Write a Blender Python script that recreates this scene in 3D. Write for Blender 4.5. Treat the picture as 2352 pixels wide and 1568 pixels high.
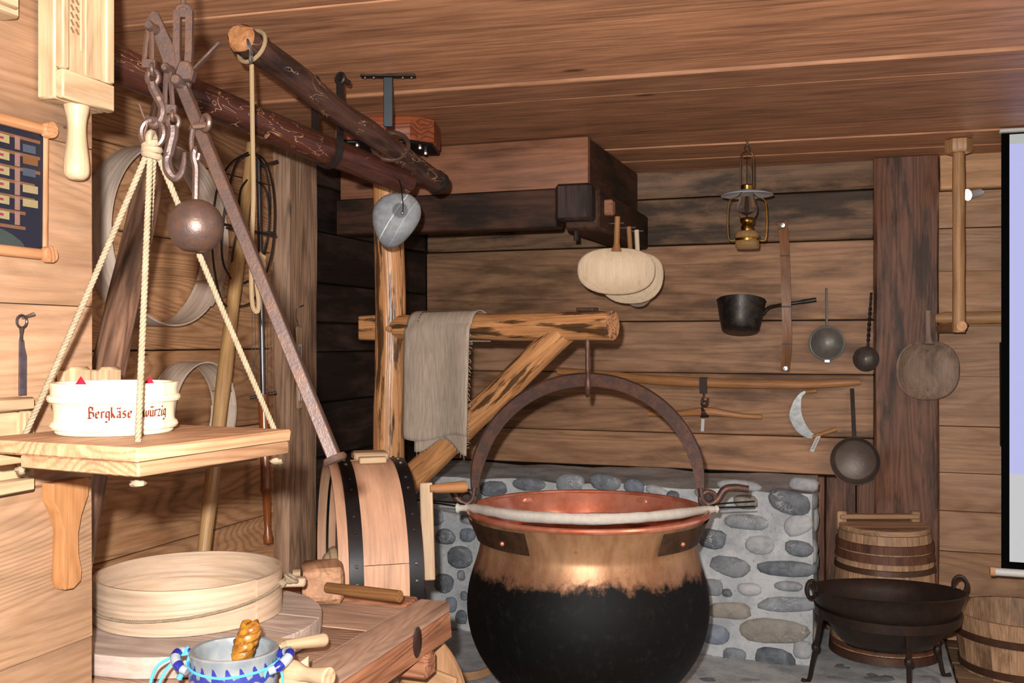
import bpy, math, random
from mathutils import Vector as V, Matrix, noise as mnoise
random.seed(7)
for o in list(bpy.data.objects): bpy.data.objects.remove(o)
SC = bpy.context.scene
COL = SC.collection

# ------------------------------------------------------------------ camera
YAW = math.radians(19.18); FPX = 2300.0; EYE = 1.48
cam_d = bpy.data.cameras.new('camera'); cam = bpy.data.objects.new('camera', cam_d); COL.objects.link(cam)
cam.location = (0, 0, EYE); cam.rotation_euler = (math.pi/2, 0, YAW)
cam_d.sensor_width = 36; cam_d.lens = 36*FPX/2352; cam_d.clip_start = .05
SC.camera = cam

# ------------------------------------------------------------------ world, lights, exposure
w = bpy.data.worlds.new('room_light'); SC.world = w; w.use_nodes = True
w.node_tree.nodes['Background'].inputs[0].default_value = (1.0, .90, .80, 1)
w.node_tree.nodes['Background'].inputs[1].default_value = .66
fl = bpy.data.lights.new('camera_flash', 'SPOT'); flo = bpy.data.objects.new('camera_flash', fl); COL.objects.link(flo)
fl.energy = 580; fl.color = (1, .975, .945); fl.shadow_soft_size = .018; fl.spot_size = math.radians(110); fl.spot_blend = .6
flo.location = (-.05, -.02, EYE+.095); flo.rotation_euler = (math.pi/2 + .02, 0, YAW-.06)
hl = bpy.data.lights.new('ambient_fill_lamp', 'AREA'); hlo = bpy.data.objects.new('ambient_fill_lamp', hl); COL.objects.link(hlo)
hl.energy = 55; hl.color = (1, .87, .72); hl.size = .8; hlo.location = (1.9, 1.6, 2.36)  # unseen warm area lamp, added to lift the room's ambient light
SC.view_settings.view_transform = 'Standard'; SC.view_settings.look = 'None'
SC.view_settings.exposure = 0.0; SC.view_settings.gamma = 1.0; SC.view_settings.use_curve_mapping = False

# ------------------------------------------------------------------ measuring helpers
SA, CA = math.sin(YAW), math.cos(YAW)
FW, RT = V((-SA, CA, 0)), V((CA, SA, 0))
def at(px, py, d):
    return FW*d + RT*((px-1176)/FPX*d) + V((0, 0, EYE-(py-784)/FPX*d))
def dX(px, X): return X/(-SA+(px-1176)/FPX*CA)
def dY(px, Y): return Y/(CA+(px-1176)/FPX*SA)
def onX(px, py, X): return at(px, py, dX(px, X))
def onY(px, py, Y): return at(px, py, dY(px, Y))
def onZ(px, py, z): return at(px, py, (EYE-z)*FPX/(py-784))

# ------------------------------------------------------------------ mesh builder
def frames(pts, up=None, closed=False):
    n = len(pts); T = []
    for i in range(n):
        if closed: t = pts[(i+1) % n]-pts[i-1]
        else: t = pts[min(i+1, n-1)]-pts[max(i-1, 0)]
        T.append(t.normalized() if t.length > 1e-9 else V((0, 0, 1)))
    F = []; prev = None
    for i in range(n):
        t = T[i]
        if up is not None:
            a = up-t*up.dot(t)
            if a.length < 1e-4: a = prev if prev is not None else t.orthogonal()
        elif prev is None:
            ref = V((0, 0, 1)) if abs(t.z) < .9 else V((1, 0, 0)); a = ref-t*ref.dot(t)
        else: a = prev-t*prev.dot(t)
        a = a.normalized(); prev = a; F.append((a, t.cross(a), t))
    return F
class G:
    def __init__(s): s.v = []; s.f = []; s.g = []; s.m = []
    def add(s, vs, fs, gs=None, mi=0):
        b = len(s.v); s.v += [V(q) for q in vs]; s.g += [V(q) for q in (gs or vs)]
        s.f += [tuple(b+i for i in f) for f in fs]; s.m += [mi]*len(fs); return s
    def box(s, c, size, R=None, ch=0.0, jit=0.0, mi=0, grain=None):
        c = V(c); h = [q/2 for q in size]; ax = grain if grain is not None else max(range(3), key=lambda i: size[i])
        ch = min(ch, min(h)*.9); vs, gs, fs, idx = [], [], [], {}
        def put(p):
            p = V(p); 
            if jit: p += V((random.uniform(-jit, jit) for _ in range(3)))
            gs.append(V((p[ax], p[(ax+1) % 3], p[(ax+2) % 3]))); vs.append(c+(R @ p if R else p)); return len(vs)-1
        if ch <= 0:
            for x in (-1, 1):
                for y in (-1, 1):
                    for z in (-1, 1): idx[x, y, z] = put((x*h[0], y*h[1], z*h[2]))
            q = lambda a: idx[a]
            fs = [(0, 1, 3, 2), (4, 6, 7, 5), (0, 4, 5, 1), (2, 3, 7, 6), (0, 2, 6, 4), (1, 5, 7, 3)]
        else:
            S = (-1, 1)
            for x in S:
                for y in S:
                    for z in S:
                        for a in range(3):
                            p = [x*(h[0]-ch), y*(h[1]-ch), z*(h[2]-ch)]; p[a] = (x, y, z)[a]*h[a]; idx[x, y, z, a] = put(p)
            for a in range(3):
                for sg in S:
                    k = []
                    for (i, j) in ((-1, -1), (1, -1), (1, 1), (-1, 1)):
                        q = [0, 0, 0]; q[a] = sg; q[(a+1) % 3] = i; q[(a+2) % 3] = j; k.append(idx[q[0], q[1], q[2], a])
                    fs.append(tuple(k) if sg > 0 else tuple(k[::-1]))
            for a in range(3):
                b, c2 = (a+1) % 3, (a+2) % 3
                for i in S:
                    for j in S:
                        def I(sa, w):
                            q = [0, 0, 0]; q[a] = sa; q[b] = i; q[c2] = j; return idx[q[0], q[1], q[2], w]
                        k = (I(-1, b), I(1, b), I(1, c2), I(-1, c2)); fs.append(k if i*j < 0 else k[::-1])
            for x in S:
                for y in S:
                    for z in S:
                        k = tuple(idx[x, y, z, a] for a in range(3)); fs.append(k if x*y*z > 0 else k[::-1])
        return s.add(vs, fs, gs, mi)
    def beam(s, p, q, wy, wz, up=V((0, 0, 1)), ch=.003, ext=0, mi=0):
        p, q = V(p), V(q); x = (q-p); L = x.length; x.normalize(); z = up-x*up.dot(x)
        if z.length < 1e-3: z = x.orthogonal()
        z.normalize(); y = z.cross(x); R = Matrix((x, y, z)).transposed()
        return s.box((p+q)/2, (L+2*ext, wy, wz), R, ch, mi=mi, grain=0)
    def tube(s, pts, r, n=10, closed=False, caps=True, up=None, sec=None, rough=0.0, seed=0, mi=0):
        pts = [V(p) for p in pts]; N = len(pts)
        rr = r if isinstance(r, (list, tuple)) else [r]*N
        F = frames(pts, up, closed); vs, gs, fs = [], [], []; L = 0
        if sec is None: sec = [(math.cos(2*math.pi*k/n), math.sin(2*math.pi*k/n)) for k in range(n)]
        n = len(sec)
        for i in range(N):
            if i: L += (pts[i]-pts[i-1]).length
            a, b, t = F[i]
            for (cx, cy) in sec:
                k = rr[i]
                if rough: k *= 1+rough*mnoise.noise(V((L*6+seed*7.3, cx*1.6+seed, cy*1.6)))
                vs.append(pts[i]+a*(cx*k)+b*(cy*k)); gs.append(V((L, cx*k, cy*k)))
        for i in range(N if closed else N-1):
            j = (i+1) % N
            for k in range(n):
                fs.append((i*n+k, i*n+(k+1) % n, j*n+(k+1) % n, j*n+k))
        if caps and not closed:
            fs.append(tuple(range(n))[::-1]); fs.append(tuple((N-1)*n+k for k in range(n)))
        return s.add(vs, fs, gs, mi)
    def lathe(s, prof, c=(0, 0, 0), axis=V((0, 0, 1)), n=32, a0=0.0, a1=None, mi=0, ref=None, sx=1.0):
        c = V(c); z = V(axis).normalized(); x = ref-z*ref.dot(z) if ref is not None else (V((1, 0, 0)) if abs(z.x) < .9 else V((0, 1, 0)))
        x = (x-z*x.dot(z)).normalized(); y = z.cross(x); full = a1 is None; a1 = a0+2*math.pi if full else a1
        m = n if full else n+1; vs, gs, fs = [], [], []
        for i in range(m):
            t = a0+(a1-a0)*i/n
            for (r, h) in prof:
                p = x*(r*math.cos(t)*sx)+y*(r*math.sin(t)); vs.append(c+p+z*h); gs.append(V((h, r*math.cos(t), r*math.sin(t))))
        k = len(prof)
        for i in range(n):
            j = (i+1) % m
            for q in range(k-1):
                A, B, C2, D = i*k+q, j*k+q, j*k+q+1, i*k+q+1
                ra, rb = prof[q][0], prof[q+1][0]
                if ra < 1e-7 and rb < 1e-7: continue
                if ra < 1e-7: fs.append((A, C2, D))
                elif rb < 1e-7: fs.append((A, B, D))
                else: fs.append((A, B, C2, D))
        return s.add(vs, fs, gs, mi)
    def prism(s, poly, t, M=None, ch=0.0, mi=0, grain=0):
        M = M or Matrix.Identity(4); n = len(poly); cx = sum(p[0] for p in poly)/n; cy = sum(p[1] for p in poly)/n
        def ins(k):
            o = []
            for (x, y) in poly:
                dx, dy = x-cx, y-cy; L = math.hypot(dx, dy) or 1; o.append((x-dx/L*k, y-dy/L*k))
            return o
        L = [(-t/2, ins(ch)), (-t/2+ch, poly), (t/2-ch, poly), (t/2, ins(ch))] if ch > 0 else [(-t/2, poly), (t/2, poly)]
        vs, gs, fs = [], [], []
        for z, pl in L:
            for (x, y) in pl:
                vs.append(M @ V((x, y, z))); gs.append(V((x, y, z)) if grain == 0 else V((y, x, z)))
        for i in range(len(L)-1):
            for k in range(n): fs.append((i*n+k, i*n+(k+1) % n, (i+1)*n+(k+1) % n, (i+1)*n+k))
        fs.append(tuple(range(n))[::-1]); fs.append(tuple((len(L)-1)*n+k for k in range(n)))
        return s.add(vs, fs, gs, mi)
    def ball(s, c, r, n=12, m=8, sc=(1, 1, 1), R=None, rough=0.0, seed=0, mi=0):
        vs, gs, fs = [], [], []; c = V(c)
        for i in range(m+1):
            t = math.pi*i/m
            for k in range(n):
                a = 2*math.pi*k/n; p = V((math.sin(t)*math.cos(a), math.sin(t)*math.sin(a), math.cos(t)))
                q = r*(1+rough*mnoise.noise(p*1.7+V((seed*3.1, seed, 0))))
                p = V((p.x*sc[0], p.y*sc[1], p.z*sc[2]))*q
                vs.append(c+(R @ p if R else p)); gs.append(p)
        for i in range(m):
            for k in range(n):
                A, B, C2, D = i*n+k, (i+1)*n+k, (i+1)*n+(k+1) % n, i*n+(k+1) % n
                fs.append((A, B, C2) if i == 0 else ((A, B, D) if i == m-1 else (A, B, C2, D)))
        return s.add(vs, fs, gs, mi)
    def torus(s, c, R, r, axis=V((0, 0, 1)), n=24, m=8, mi=0, a0=0, a1=None, sx=1):
        z = V(axis).normalized(); x = V((0, 0, 1)) if abs(z.z) < .9 else V((1, 0, 0)); x = (x-z*x.dot(z)).normalized(); y = z.cross(x)
        full = a1 is None; a1 = 2*math.pi if full else a1; k = n if full else n+1
        return s.tube([V(c)+x*(R*math.cos(a0+(a1-a0)*i/n))+y*(R*sx*math.sin(a0+(a1-a0)*i/n)) for i in range(k)], r, m, closed=full, mi=mi)

ORG = {}
def finish(g, name, mat, parent=None, label=None, cat=None, group=None, kind=None, ang=38, at_org=None):
    lo = V((min(p[i] for p in g.v) for i in range(3))); hi = V((max(p[i] for p in g.v) for i in range(3)))
    o3 = (lo+hi)/2
    if parent is None: o3.z = lo.z
    if at_org is not None: o3 = V(at_org)
    me = bpy.data.meshes.new(name); me.from_pydata([p-o3 for p in g.v], [], g.f)
    a = me.attributes.new('gc', 'FLOAT_VECTOR', 'POINT'); a.data.foreach_set('vector', [c for p in g.g for c in p])
    mats = mat if isinstance(mat, (list, tuple)) else [mat]
    for m in mats: me.materials.append(m)
    if len(mats) > 1: me.polygons.foreach_set('material_index', g.m)
    me.polygons.foreach_set('use_smooth', [True]*len(me.polygons)); me.update(); me.set_sharp_from_angle(angle=math.radians(ang))
    me.validate()
    o = bpy.data.objects.new(name, me); COL.objects.link(o); ORG[o.name] = o3
    if parent is not None: o.parent = parent; o.location = o3-ORG[parent.name]
    else: o.location = o3
    tag(o, label, cat, group, kind); return o
def tag(o, label=None, cat=None, group=None, kind=None):
    if label: o['label'] = label
    if cat: o['category'] = cat
    if group: o['group'] = group
    if kind: o['kind'] = kind
    return o
def thing(name, loc, label, cat, group=None, kind=None):
    o = bpy.data.objects.new(name, None); COL.objects.link(o); o.location = loc; o.empty_display_size = .05
    ORG[o.name] = V(loc); return tag(o, label, cat, group, kind)
def structure(name, loc=(0, 0, 0)): return thing(name, loc, None, None, None, 'structure')
def sharecopy(o, parent, loc, rotz=0.0, rot=None):
    c = o.copy(); COL.objects.link(c); c.parent = parent; c.location = loc
    c.rotation_euler = rot if rot else (0, 0, rotz); return c
def bez(pts, n=8):
    """Catmull-Rom through points"""
    P = [V(p) for p in pts]; P = [P[0]*2-P[1]]+P+[P[-1]*2-P[-2]]; out = []
    for i in range(1, len(P)-2):
        for k in range(n):
            t = k/n; a, b, c, d = P[i-1], P[i], P[i+1], P[i+2]
            out.append(.5*((2*b)+(c-a)*t+(2*a-5*b+4*c-d)*t*t+(3*b-a-3*c+d)*t**3))
    out.append(P[-2]); return out
def lerp(a, b, t): return a+(b-a)*t
def seg(p, q, n): return [lerp(V(p), V(q), i/n) for i in range(n+1)]
def basis(x, y, z, o): 
    M = Matrix((x, y, z)).transposed().to_4x4(); M.translation = o; return M
ZUP = V((0, 0, 1))

# ------------------------------------------------------------------ materials
def srgb(c):
    if isinstance(c, str): c = [int(c[i:i+2], 16)/255 for i in (0, 2, 4)]
    return tuple((q/12.92 if q <= .04045 else ((q+.055)/1.055)**2.4) for q in c)+(1,)
class NT:
    def __init__(s, name):
        s.m = bpy.data.materials.new(name); s.m.use_nodes = True; s.t = s.m.node_tree; s.b = s.t.nodes['Principled BSDF']
    def n(s, typ, **k):
        q = s.t.nodes.new(typ)
        for a, b in k.items(): setattr(q, a, b)
        return q
    def l(s, a, b): s.t.links.new(a, b)
    def val(s, sock, v):
        if hasattr(v, 'is_output'): s.l(v, sock)
        else: sock.default_value = v
    def math(s, op, a, b=0.0, c=None, clamp=False):
        q = s.n('ShaderNodeMath', operation=op, use_clamp=clamp); s.val(q.inputs[0], a); s.val(q.inputs[1], b)
        if c is not None: s.val(q.inputs[2], c)
        return q.outputs[0]
    def vmath(s, op, a, b):
        q = s.n('ShaderNodeVectorMath', operation=op); s.val(q.inputs[0], a); s.val(q.inputs[1], b); return q.outputs[0]
    def mix(s, f, a, b, blend='MIX'):
        q = s.n('ShaderNodeMix', data_type='RGBA', blend_type=blend); s.val(q.inputs[0], f); s.val(q.inputs[6], a); s.val(q.inputs[7], b); return q.outputs[2]
    def ss(s, x, lo, hi):
        q = s.n('ShaderNodeMapRange', interpolation_type='SMOOTHSTEP'); s.val(q.inputs[0], x); q.inputs[1].default_value = lo; q.inputs[2].default_value = hi; return q.outputs[0]
    def noise(s, vec, scale=1.0, detail=3.0, rough=.55, dist=0.0):
        q = s.n('ShaderNodeTexNoise'); s.l(vec, q.inputs['Vector']); q.inputs['Scale'].default_value = scale; q.inputs['Detail'].default_value = detail
        q.inputs['Roughness'].default_value = rough; q.inputs['Distortion'].default_value = dist; return q.outputs[0]
    def coords(s, rnd=True):
        a = s.n('ShaderNodeAttribute', attribute_name='gc'); v = a.outputs['Vector']
        if rnd:
            oi = s.n('ShaderNodeObjectInfo'); s.rnd = oi.outputs['Random']
            v = s.vmath('ADD', v, s.vmath('MULTIPLY', s.vec(s.rnd), (31.7, 83.1, 57.3)))
        return v
    def vec(s, x):
        q = s.n('ShaderNodeCombineXYZ')
        for i in range(3): s.l(x, q.inputs[i])
        return q.outputs[0]
    def bump(s, h, strength=.3, dist=.002):
        q = s.n('ShaderNodeBump'); s.l(h, q.inputs['Height']); q.inputs['Strength'].default_value = strength; q.inputs['Distance'].default_value = dist
        s.l(q.outputs[0], s.b.inputs['Normal'])
    def out(s, col, rough=.6, metal=0.0, spec=.4):
        s.val(s.b.inputs['Base Color'], col); s.val(s.b.inputs['Roughness'], rough); s.val(s.b.inputs['Metallic'], metal)
        s.b.inputs['Specular IOR Level'].default_value = spec; return s.m
def wood(name, light, dark, stain='2a1d14', stain_amt=.25, ring=.6, freq=110, across=7.0, along=.8, knots=.6, rough=.62, bump=.35, spec=.3, lo=.52, hi=.72, vary=.25, patch=(1.6, 5.0), worm=None, mott=.5, streak=.35):
    t = NT(name); v = t.coords()
    n1 = t.noise(t.vmath('MULTIPLY', v, (along, across, across)), 1, 1.5, .45)
    rg = t.math('MULTIPLY_ADD', t.math('SINE', t.math('MULTIPLY', n1, freq)), .5, .5)
    rg = t.math('POWER', rg, 2.2)
    fine = t.noise(t.vmath('MULTIPLY', v, (5, 160, 160)), 1, 3, .6)
    blot = t.noise(t.vmath('MULTIPLY', v, (patch[0], patch[1], patch[1])), 1, 5, .62)
    f = t.math('ADD', t.math('MULTIPLY', rg, ring), t.math('MULTIPLY', t.math('SUBTRACT', fine, .38), 1.1), clamp=True)
    c = t.mix(f, srgb(light), srgb(dark))
    mo = t.noise(t.vmath('MULTIPLY', v, (3.5, 24, 24)), 1, 5, .65)
    hm = t.n('ShaderNodeHueSaturation'); hm.inputs['Hue'].default_value = .4945; t.l(c, hm.inputs['Color']); t.l(t.math('MULTIPLY_ADD', t.math('SUBTRACT', mo, .5), mott*2.6, 1.0), hm.inputs['Value']); c = hm.outputs[0]
    if streak:
        sk = t.noise(t.vmath('MULTIPLY', v, (1.6, 55, 55)), 1, 3, .5); c = t.mix(t.math('MULTIPLY', t.ss(sk, .62, .72), streak), c, srgb(stain))
    c = t.mix(t.math('MULTIPLY', t.ss(blot, lo, hi), stain_amt), c, srgb(stain))
    if knots:
        vo = t.n('ShaderNodeTexVoronoi'); t.l(t.vmath('MULTIPLY', v, (2.1, 5.5, 5.5)), vo.inputs['Vector']); vo.inputs['Scale'].default_value = 1.0
        k = t.math('SUBTRACT', 1.0, t.ss(vo.outputs['Distance'], .05, .13))
        sep = t.n('ShaderNodeSeparateColor'); t.l(vo.outputs['Color'], sep.inputs[0])
        k = t.math('MULTIPLY', k, t.ss(sep.outputs[0], .55, .6)); c = t.mix(t.math('MULTIPLY', k, knots), c, srgb(stain))
    if worm:
        wn = t.noise(t.vmath('MULTIPLY', v, (9, 26, 26)), 1, 2, .5, 1.2)
        wl = t.math('SUBTRACT', 1.0, t.ss(t.math('ABSOLUTE', t.math('SUBTRACT', wn, .5)), .004, .016))
        wl = t.math('MULTIPLY', wl, t.ss(t.noise(t.vmath('MULTIPLY', v, (5, 9, 9)), 1, 2), .5, .6)); c = t.mix(t.math('MULTIPLY', wl, .75), c, srgb(worm))
    if vary:
        hs = t.n('ShaderNodeHueSaturation'); t.l(c, hs.inputs['Color']); t.l(t.math('MULTIPLY_ADD', t.rnd, vary, 1-vary/2), hs.inputs['Value']); c = hs.outputs[0]
    t.bump(t.math('ADD', t.math('MULTIPLY', rg, -.6), fine), bump, .0025)
    return t.out(c, rough, 0, spec)
def iron(name, col, rust='5a3a2a', amt=.5, rough=.55, metal=.6, scale=28):
    t = NT(name); v = t.coords(); a = t.noise(v, scale, 5, .65); b = t.noise(v, scale*6, 3, .6)
    c = t.mix(t.math('MULTIPLY', t.ss(a, .42, .62), amt), srgb(col), srgb(rust)); c = t.mix(t.math('MULTIPLY', t.ss(b, .5, .75), .25), c, srgb('1c1512'))
    t.bump(t.math('ADD', a, t.math('MULTIPLY', b, .5)), .35, .002); return t.out(c, rough, metal, .5)
def plain(name, col, rough=.5, metal=0.0, spec=.5, mottled=.12, scale=30, bump=.1):
    t = NT(name); v = t.coords(); a = t.noise(v, scale, 4, .6); k = srgb(col)
    c = t.mix(t.math('MULTIPLY', t.ss(a, .35, .7), mottled), k, tuple(q*.35 for q in k[:3])+(1,))
    t.bump(a, bump, .002); return t.out(c, rough, metal, spec)
M_ceil = wood('ceiling_board_wood', 'bb8a64', '9c6d4c', '553324', .5, ring=.45, freq=70, across=5, along=.5, knots=.9, rough=.5, vary=.4, patch=(1.3, 14), mott=.6, streak=.6)
M_back = wood('back_wall_wood', 'ab8563', '846247', '3a281e', .62, ring=.45, freq=80, across=6, along=.45, knots=.9, rough=.6, vary=.25, patch=(1.5, 6), lo=.46, hi=.68)
M_backd = wood('smoked_wall_wood', '86684c', '5a4331', '1c1511', .8, ring=.45, freq=80, across=6, along=.45, knots=.9, rough=.6, vary=.2, patch=(2.2, 7), lo=.42, hi=.62)
M_left = wood('left_wall_wood', 'b98f66', '8c6440', '5c3d22', .3, ring=.55, freq=260, across=3.6, along=.7, knots=.7, rough=.5, vary=.2, bump=.5)
M_char = wood('charred_wall_wood', '41302a', '221915', '0c0908', .85, ring=.4, freq=80, across=6, knots=.5, rough=.55, vary=.3, lo=.35, hi=.6)
M_part = wood('partition_wood', '957659', '7f6044', '735238', .3, ring=.4, freq=330, across=3.0, along=.5, knots=.5, rough=.6, vary=.12, bump=.5)
M_rwall = wood('new_wall_wood', 'ad8867', '94704f', '74533a', .35, ring=.55, freq=110, across=4.5, along=.6, knots=.6, rough=.55, vary=.2)
M_lboard = wood('pale_board_wood', 'c99d72', 'b4875c', '9a6f48', .2, ring=.3, knots=.2, vary=.1)
M_post = wood('brown_post_wood', '74503a', '4d3222', '20140e', .75, ring=.5, freq=90, across=9, along=.7, knots=.8, rough=.55, vary=.1, patch=(2.5, 14), lo=.46, hi=.62)
M_lpost = wood('grey_post_wood', 'a5866b', '765c45', '3a281c', .5, ring=.6, freq=90, across=12, along=.6, knots=.8, rough=.6, vary=.1, patch=(2, 16), lo=.48, hi=.66)
M_hood = wood('hood_board_wood', '94674a', '754e36', '3a261d', .5, ring=.4, freq=80, across=5, along=.5, knots=.8, vary=.2, patch=(1.2, 6))
M_hoodb = wood('hood_beam_wood', '4a3020', '2b1b13', '0e0a08', .85, ring=.4, freq=80, across=8, knots=.4, vary=.1, lo=.42, hi=.62)
M_floor = wood('floor_wood', '8b7258', '6b5540', '4a3828', .4, ring=.5, knots=.5, vary=.2)
M_gap = plain('dark_gap', '17100b', .9, 0, .1)
M_iron = iron('rusty_iron', '4a3833', '6a4432', .6, .5, .45)
M_irond = iron('dark_iron', '2a2422', '3d2c24', .5, .5, .5)
M_nail = plain('steel_nail', '8a8682', .35, .9, .5)

# mortar and stones
t = NT('mortar'); v = t.coords(False); a = t.noise(v, 7, 6, .65); b = t.noise(v, 90, 3, .6)
c = t.mix(t.ss(a, .35, .68), srgb('b9bbbc'), srgb('95999d')); c = t.mix(t.math('MULTIPLY', t.ss(b, .58, .72), .5), c, srgb('63666a'))
t.bump(t.math('ADD', a, t.math('MULTIPLY', b, .4)), .6, .008); M_mortar = t.out(c, .85, 0, .2)
def stone_mat(name, c1, c2, vein=.5):
    t = NT(name); v = t.coords(); a = t.noise(v, 14, 6, .7, .6); b = t.noise(t.vmath('MULTIPLY', v, (1, 1, 4)), 9, 3, .6, 1.5)
    c = t.mix(t.ss(a, .35, .68), srgb(c1), srgb(c2))
    vn = t.math('SUBTRACT', 1.0, t.ss(t.math('ABSOLUTE', t.math('SUBTRACT', b, .5)), .004, .02))
    vn = t.math('MULTIPLY', vn, t.ss(t.noise(v, 5, 2), .5, .62)); c = t.mix(t.math('MULTIPLY', vn, vein), c, srgb('c4c4c2'))
    hs = t.n('ShaderNodeHueSaturation'); t.l(c, hs.inputs['Color']); t.l(t.math('MULTIPLY_ADD', t.rnd, .4, .8), hs.inputs['Value'])
    t.bump(a, .4, .006); return t.out(hs.outputs[0], .62, 0, .35)
M_st = {'d': stone_mat('dark_slate_stone', '757a80', '53585f'), 'm': stone_mat('grey_stone', '8d9094', '6d7177'), 'l': stone_mat('pale_stone', 'a5a6a8', '888a8e'), 'b': stone_mat('brownish_stone', '938c83', '78726b'), 'u': stone_mat('bluish_stone', '7b8490', '5f6874')}

def board(parent, lo, hi, mat, ch=.004, name='board', jit=.0015, R=None):
    lo, hi = V(lo), V(hi); g = G().box((lo+hi)/2, tuple(hi-lo), R, ch, jit); return finish(g, name, mat, parent)

XL, YB, CEIL = -2.41, 5.40, 2.40
# ---- ceiling: boards run across, a little askew to the back wall
ceil = finish(G().box((0, 2.2, CEIL+.05), (5.6, 7.4, .04)), 'ceiling', M_gap, kind='structure')
rz = math.radians(3.6); Rz = Matrix.Rotation(rz, 3, 'Z')
ys = [-1.4, -1.05, -.72, -.35, .02, .36, .72, 1.05, 1.42, 1.75, 2.08, 2.46, 2.80, 3.17, 3.42, 3.66, 4.11, 4.42, 4.74, 5.07, 5.42, 5.75]
for i in range(len(ys)-1):
    y0, y1 = ys[i], ys[i+1]; dz = random.uniform(-.007, .007)
    c = V((-.55, 0, 0))+Rz @ V((.5, (y0+y1)/2, CEIL+.014+dz))
    finish(G().box(c, (6.6, y1-y0-.010, .028), Rz, .004), 'ceiling_board', M_ceil, ceil)
# ---- floor
flr = finish(G().box((0, 2.1, -.06), (5.6, 7.2, .06)), 'floor', M_gap, kind='structure')
y = -1.4
while y < 5.42:
    wd = random.uniform(.19, .26); board(flr, ((.40 if y > 3.1 else XL), y+.002, -.032), (2.6, min(y+wd, 5.42)-.002, 0), M_floor); y += wd
g = G().box((-1.0, 4.28, -.016), (2.79, 2.26, .032), None, .006); hf = finish(g, 'hearth_floor', M_mortar, flr)
# ---- back wall boards
wb = structure('wall_back', (-1.0, YB, 0))
finish(G().box((-.4, YB+.09, 1.2), (4.2, .06, 2.5)), 'backing', M_gap, wb)
zs = [2.42, 2.255, 2.0, 1.59, 1.31, .985, .79]
for i in range(len(zs)-1):
    board(wb, (XL, YB+random.uniform(0, .008), zs[i+1]+.003), (.066, YB+.06, zs[i]-.003), M_backd if i < 2 else M_back, .006)
for x0, x1 in ((-.30, -.17), (-.17, -.02), (-.02, .075)): board(wb, (x0+.002, YB-.012, 0), (x1-.002, YB+.05, .785), M_post, .005)
# right of the post
wr = structure('wall_back_right', (.9, YB, 0))
finish(G().box((1.4, YB+.10, 1.2), (2.3, .05, 2.5)), 'backing', M_gap, wr)
zr = [2.225, 2.04, 1.827, 1.557, 1.307, 1.06, .83, .64, .44, .22, 0]
for i in range(len(zr)-1):
    board(wr, (.30, YB+random.uniform(.0, .004), zr[i+1]+.001), (2.55, YB+.06, zr[i]-.001), M_rwall, .002)
board(wr, (.372, YB-.03, 2.232), (2.55, YB+.05, 2.40), M_lboard, .003)
# ---- left wall
wl = structure('wall_left', (XL, 3, 0))
finish(G().box((XL-.09, 3.2, 1.2), (.06, 4.6, 2.5)), 'backing', M_gap, wl)
zl = [2.42, 2.155, 1.86, 1.448, 1.13, .733, .38, 0]
for i in range(len(zl)-1): board(wl, (XL-.06, .9, zl[i+1]+.002), (XL+random.uniform(-.004, .004), 3.80, zl[i]-.002), M_left, .004)
zc = [2.42, 2.22, 2.0, 1.757, 1.57, 1.43, 1.19, .93, .62, .31, 0]
for i in range(len(zc)-1): board(wl, (XL-.06, 3.98, zc[i+1]+.003), (XL+random.uniform(-.006, .006), YB, zc[i]-.003), M_char, .007)
# ---- posts
p1 = structure('trim_1', (-2.37, 3.9, 0))
g = G(); N = 26
for k in range(2): pass
def hewn(parent, lo, hi, mat, name, seed):
    """roughly hewn upright beam: gridded box with wavy edges"""
    g = G(); nz = 24; lo, hi = V(lo), V(hi); prof = []; ch = .012
    sec = [(lo.x+ch, lo.y), (hi.x-ch, lo.y), (hi.x, lo.y+ch), (hi.x, (lo.y+hi.y)/2), (hi.x, hi.y-ch), (hi.x-ch, hi.y), (lo.x+ch, hi.y), (lo.x, hi.y-ch), (lo.x, (lo.y+hi.y)/2), (lo.x, lo.y+ch)]
    vs, gs, fs = [], [], []; n = len(sec)
    for i in range(nz+1):
        z = lerp(lo.z, hi.z, i/nz)
        for k, (x, y) in enumerate(sec):
            q = mnoise.noise_vector(V((k*1.3+seed, z*2.1, seed*2.0)))*.006
            vs.append((x+q.x, y+q.y, z)); gs.append((z, x-lo.x, y-lo.y))
    for i in range(nz):
        for k in range(n): fs.append((i*n+k, i*n+(k+1) % n, (i+1)*n+(k+1) % n, (i+1)*n+k))
    fs += [tuple(range(n))[::-1], tuple(nz*n+k for k in range(n))]
    g.add(vs, fs, gs); return finish(g, name, mat, parent)
hewn(p1, (XL-.03, 3.77, 0), (-2.335, 4.02, 2.40), M_lpost, 'post', 3)
p2 = structure('trim_2', (.21, 5.36, 0))
hewn(p2, (.066, 5.322, 0), (.366, 5.47, 2.395), M_post, 'post', 5)
# ---- partition wall beside the camera
XP = -1.34
wp = structure('wall_partition', (XP, .6, 0))
zp = [2.40, 2.13, 1.835, 1.545, 1.23, .936, .55, .2, 0]
for i in range(len(zp)-1):
    e = random.uniform(-.002, .002); board(wp, (XP-.05, -.9, zp[i+1]+.0008), (XP+random.uniform(-.0015, .0015), 1.492+e, zp[i]-.0008), M_part, .002)
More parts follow.
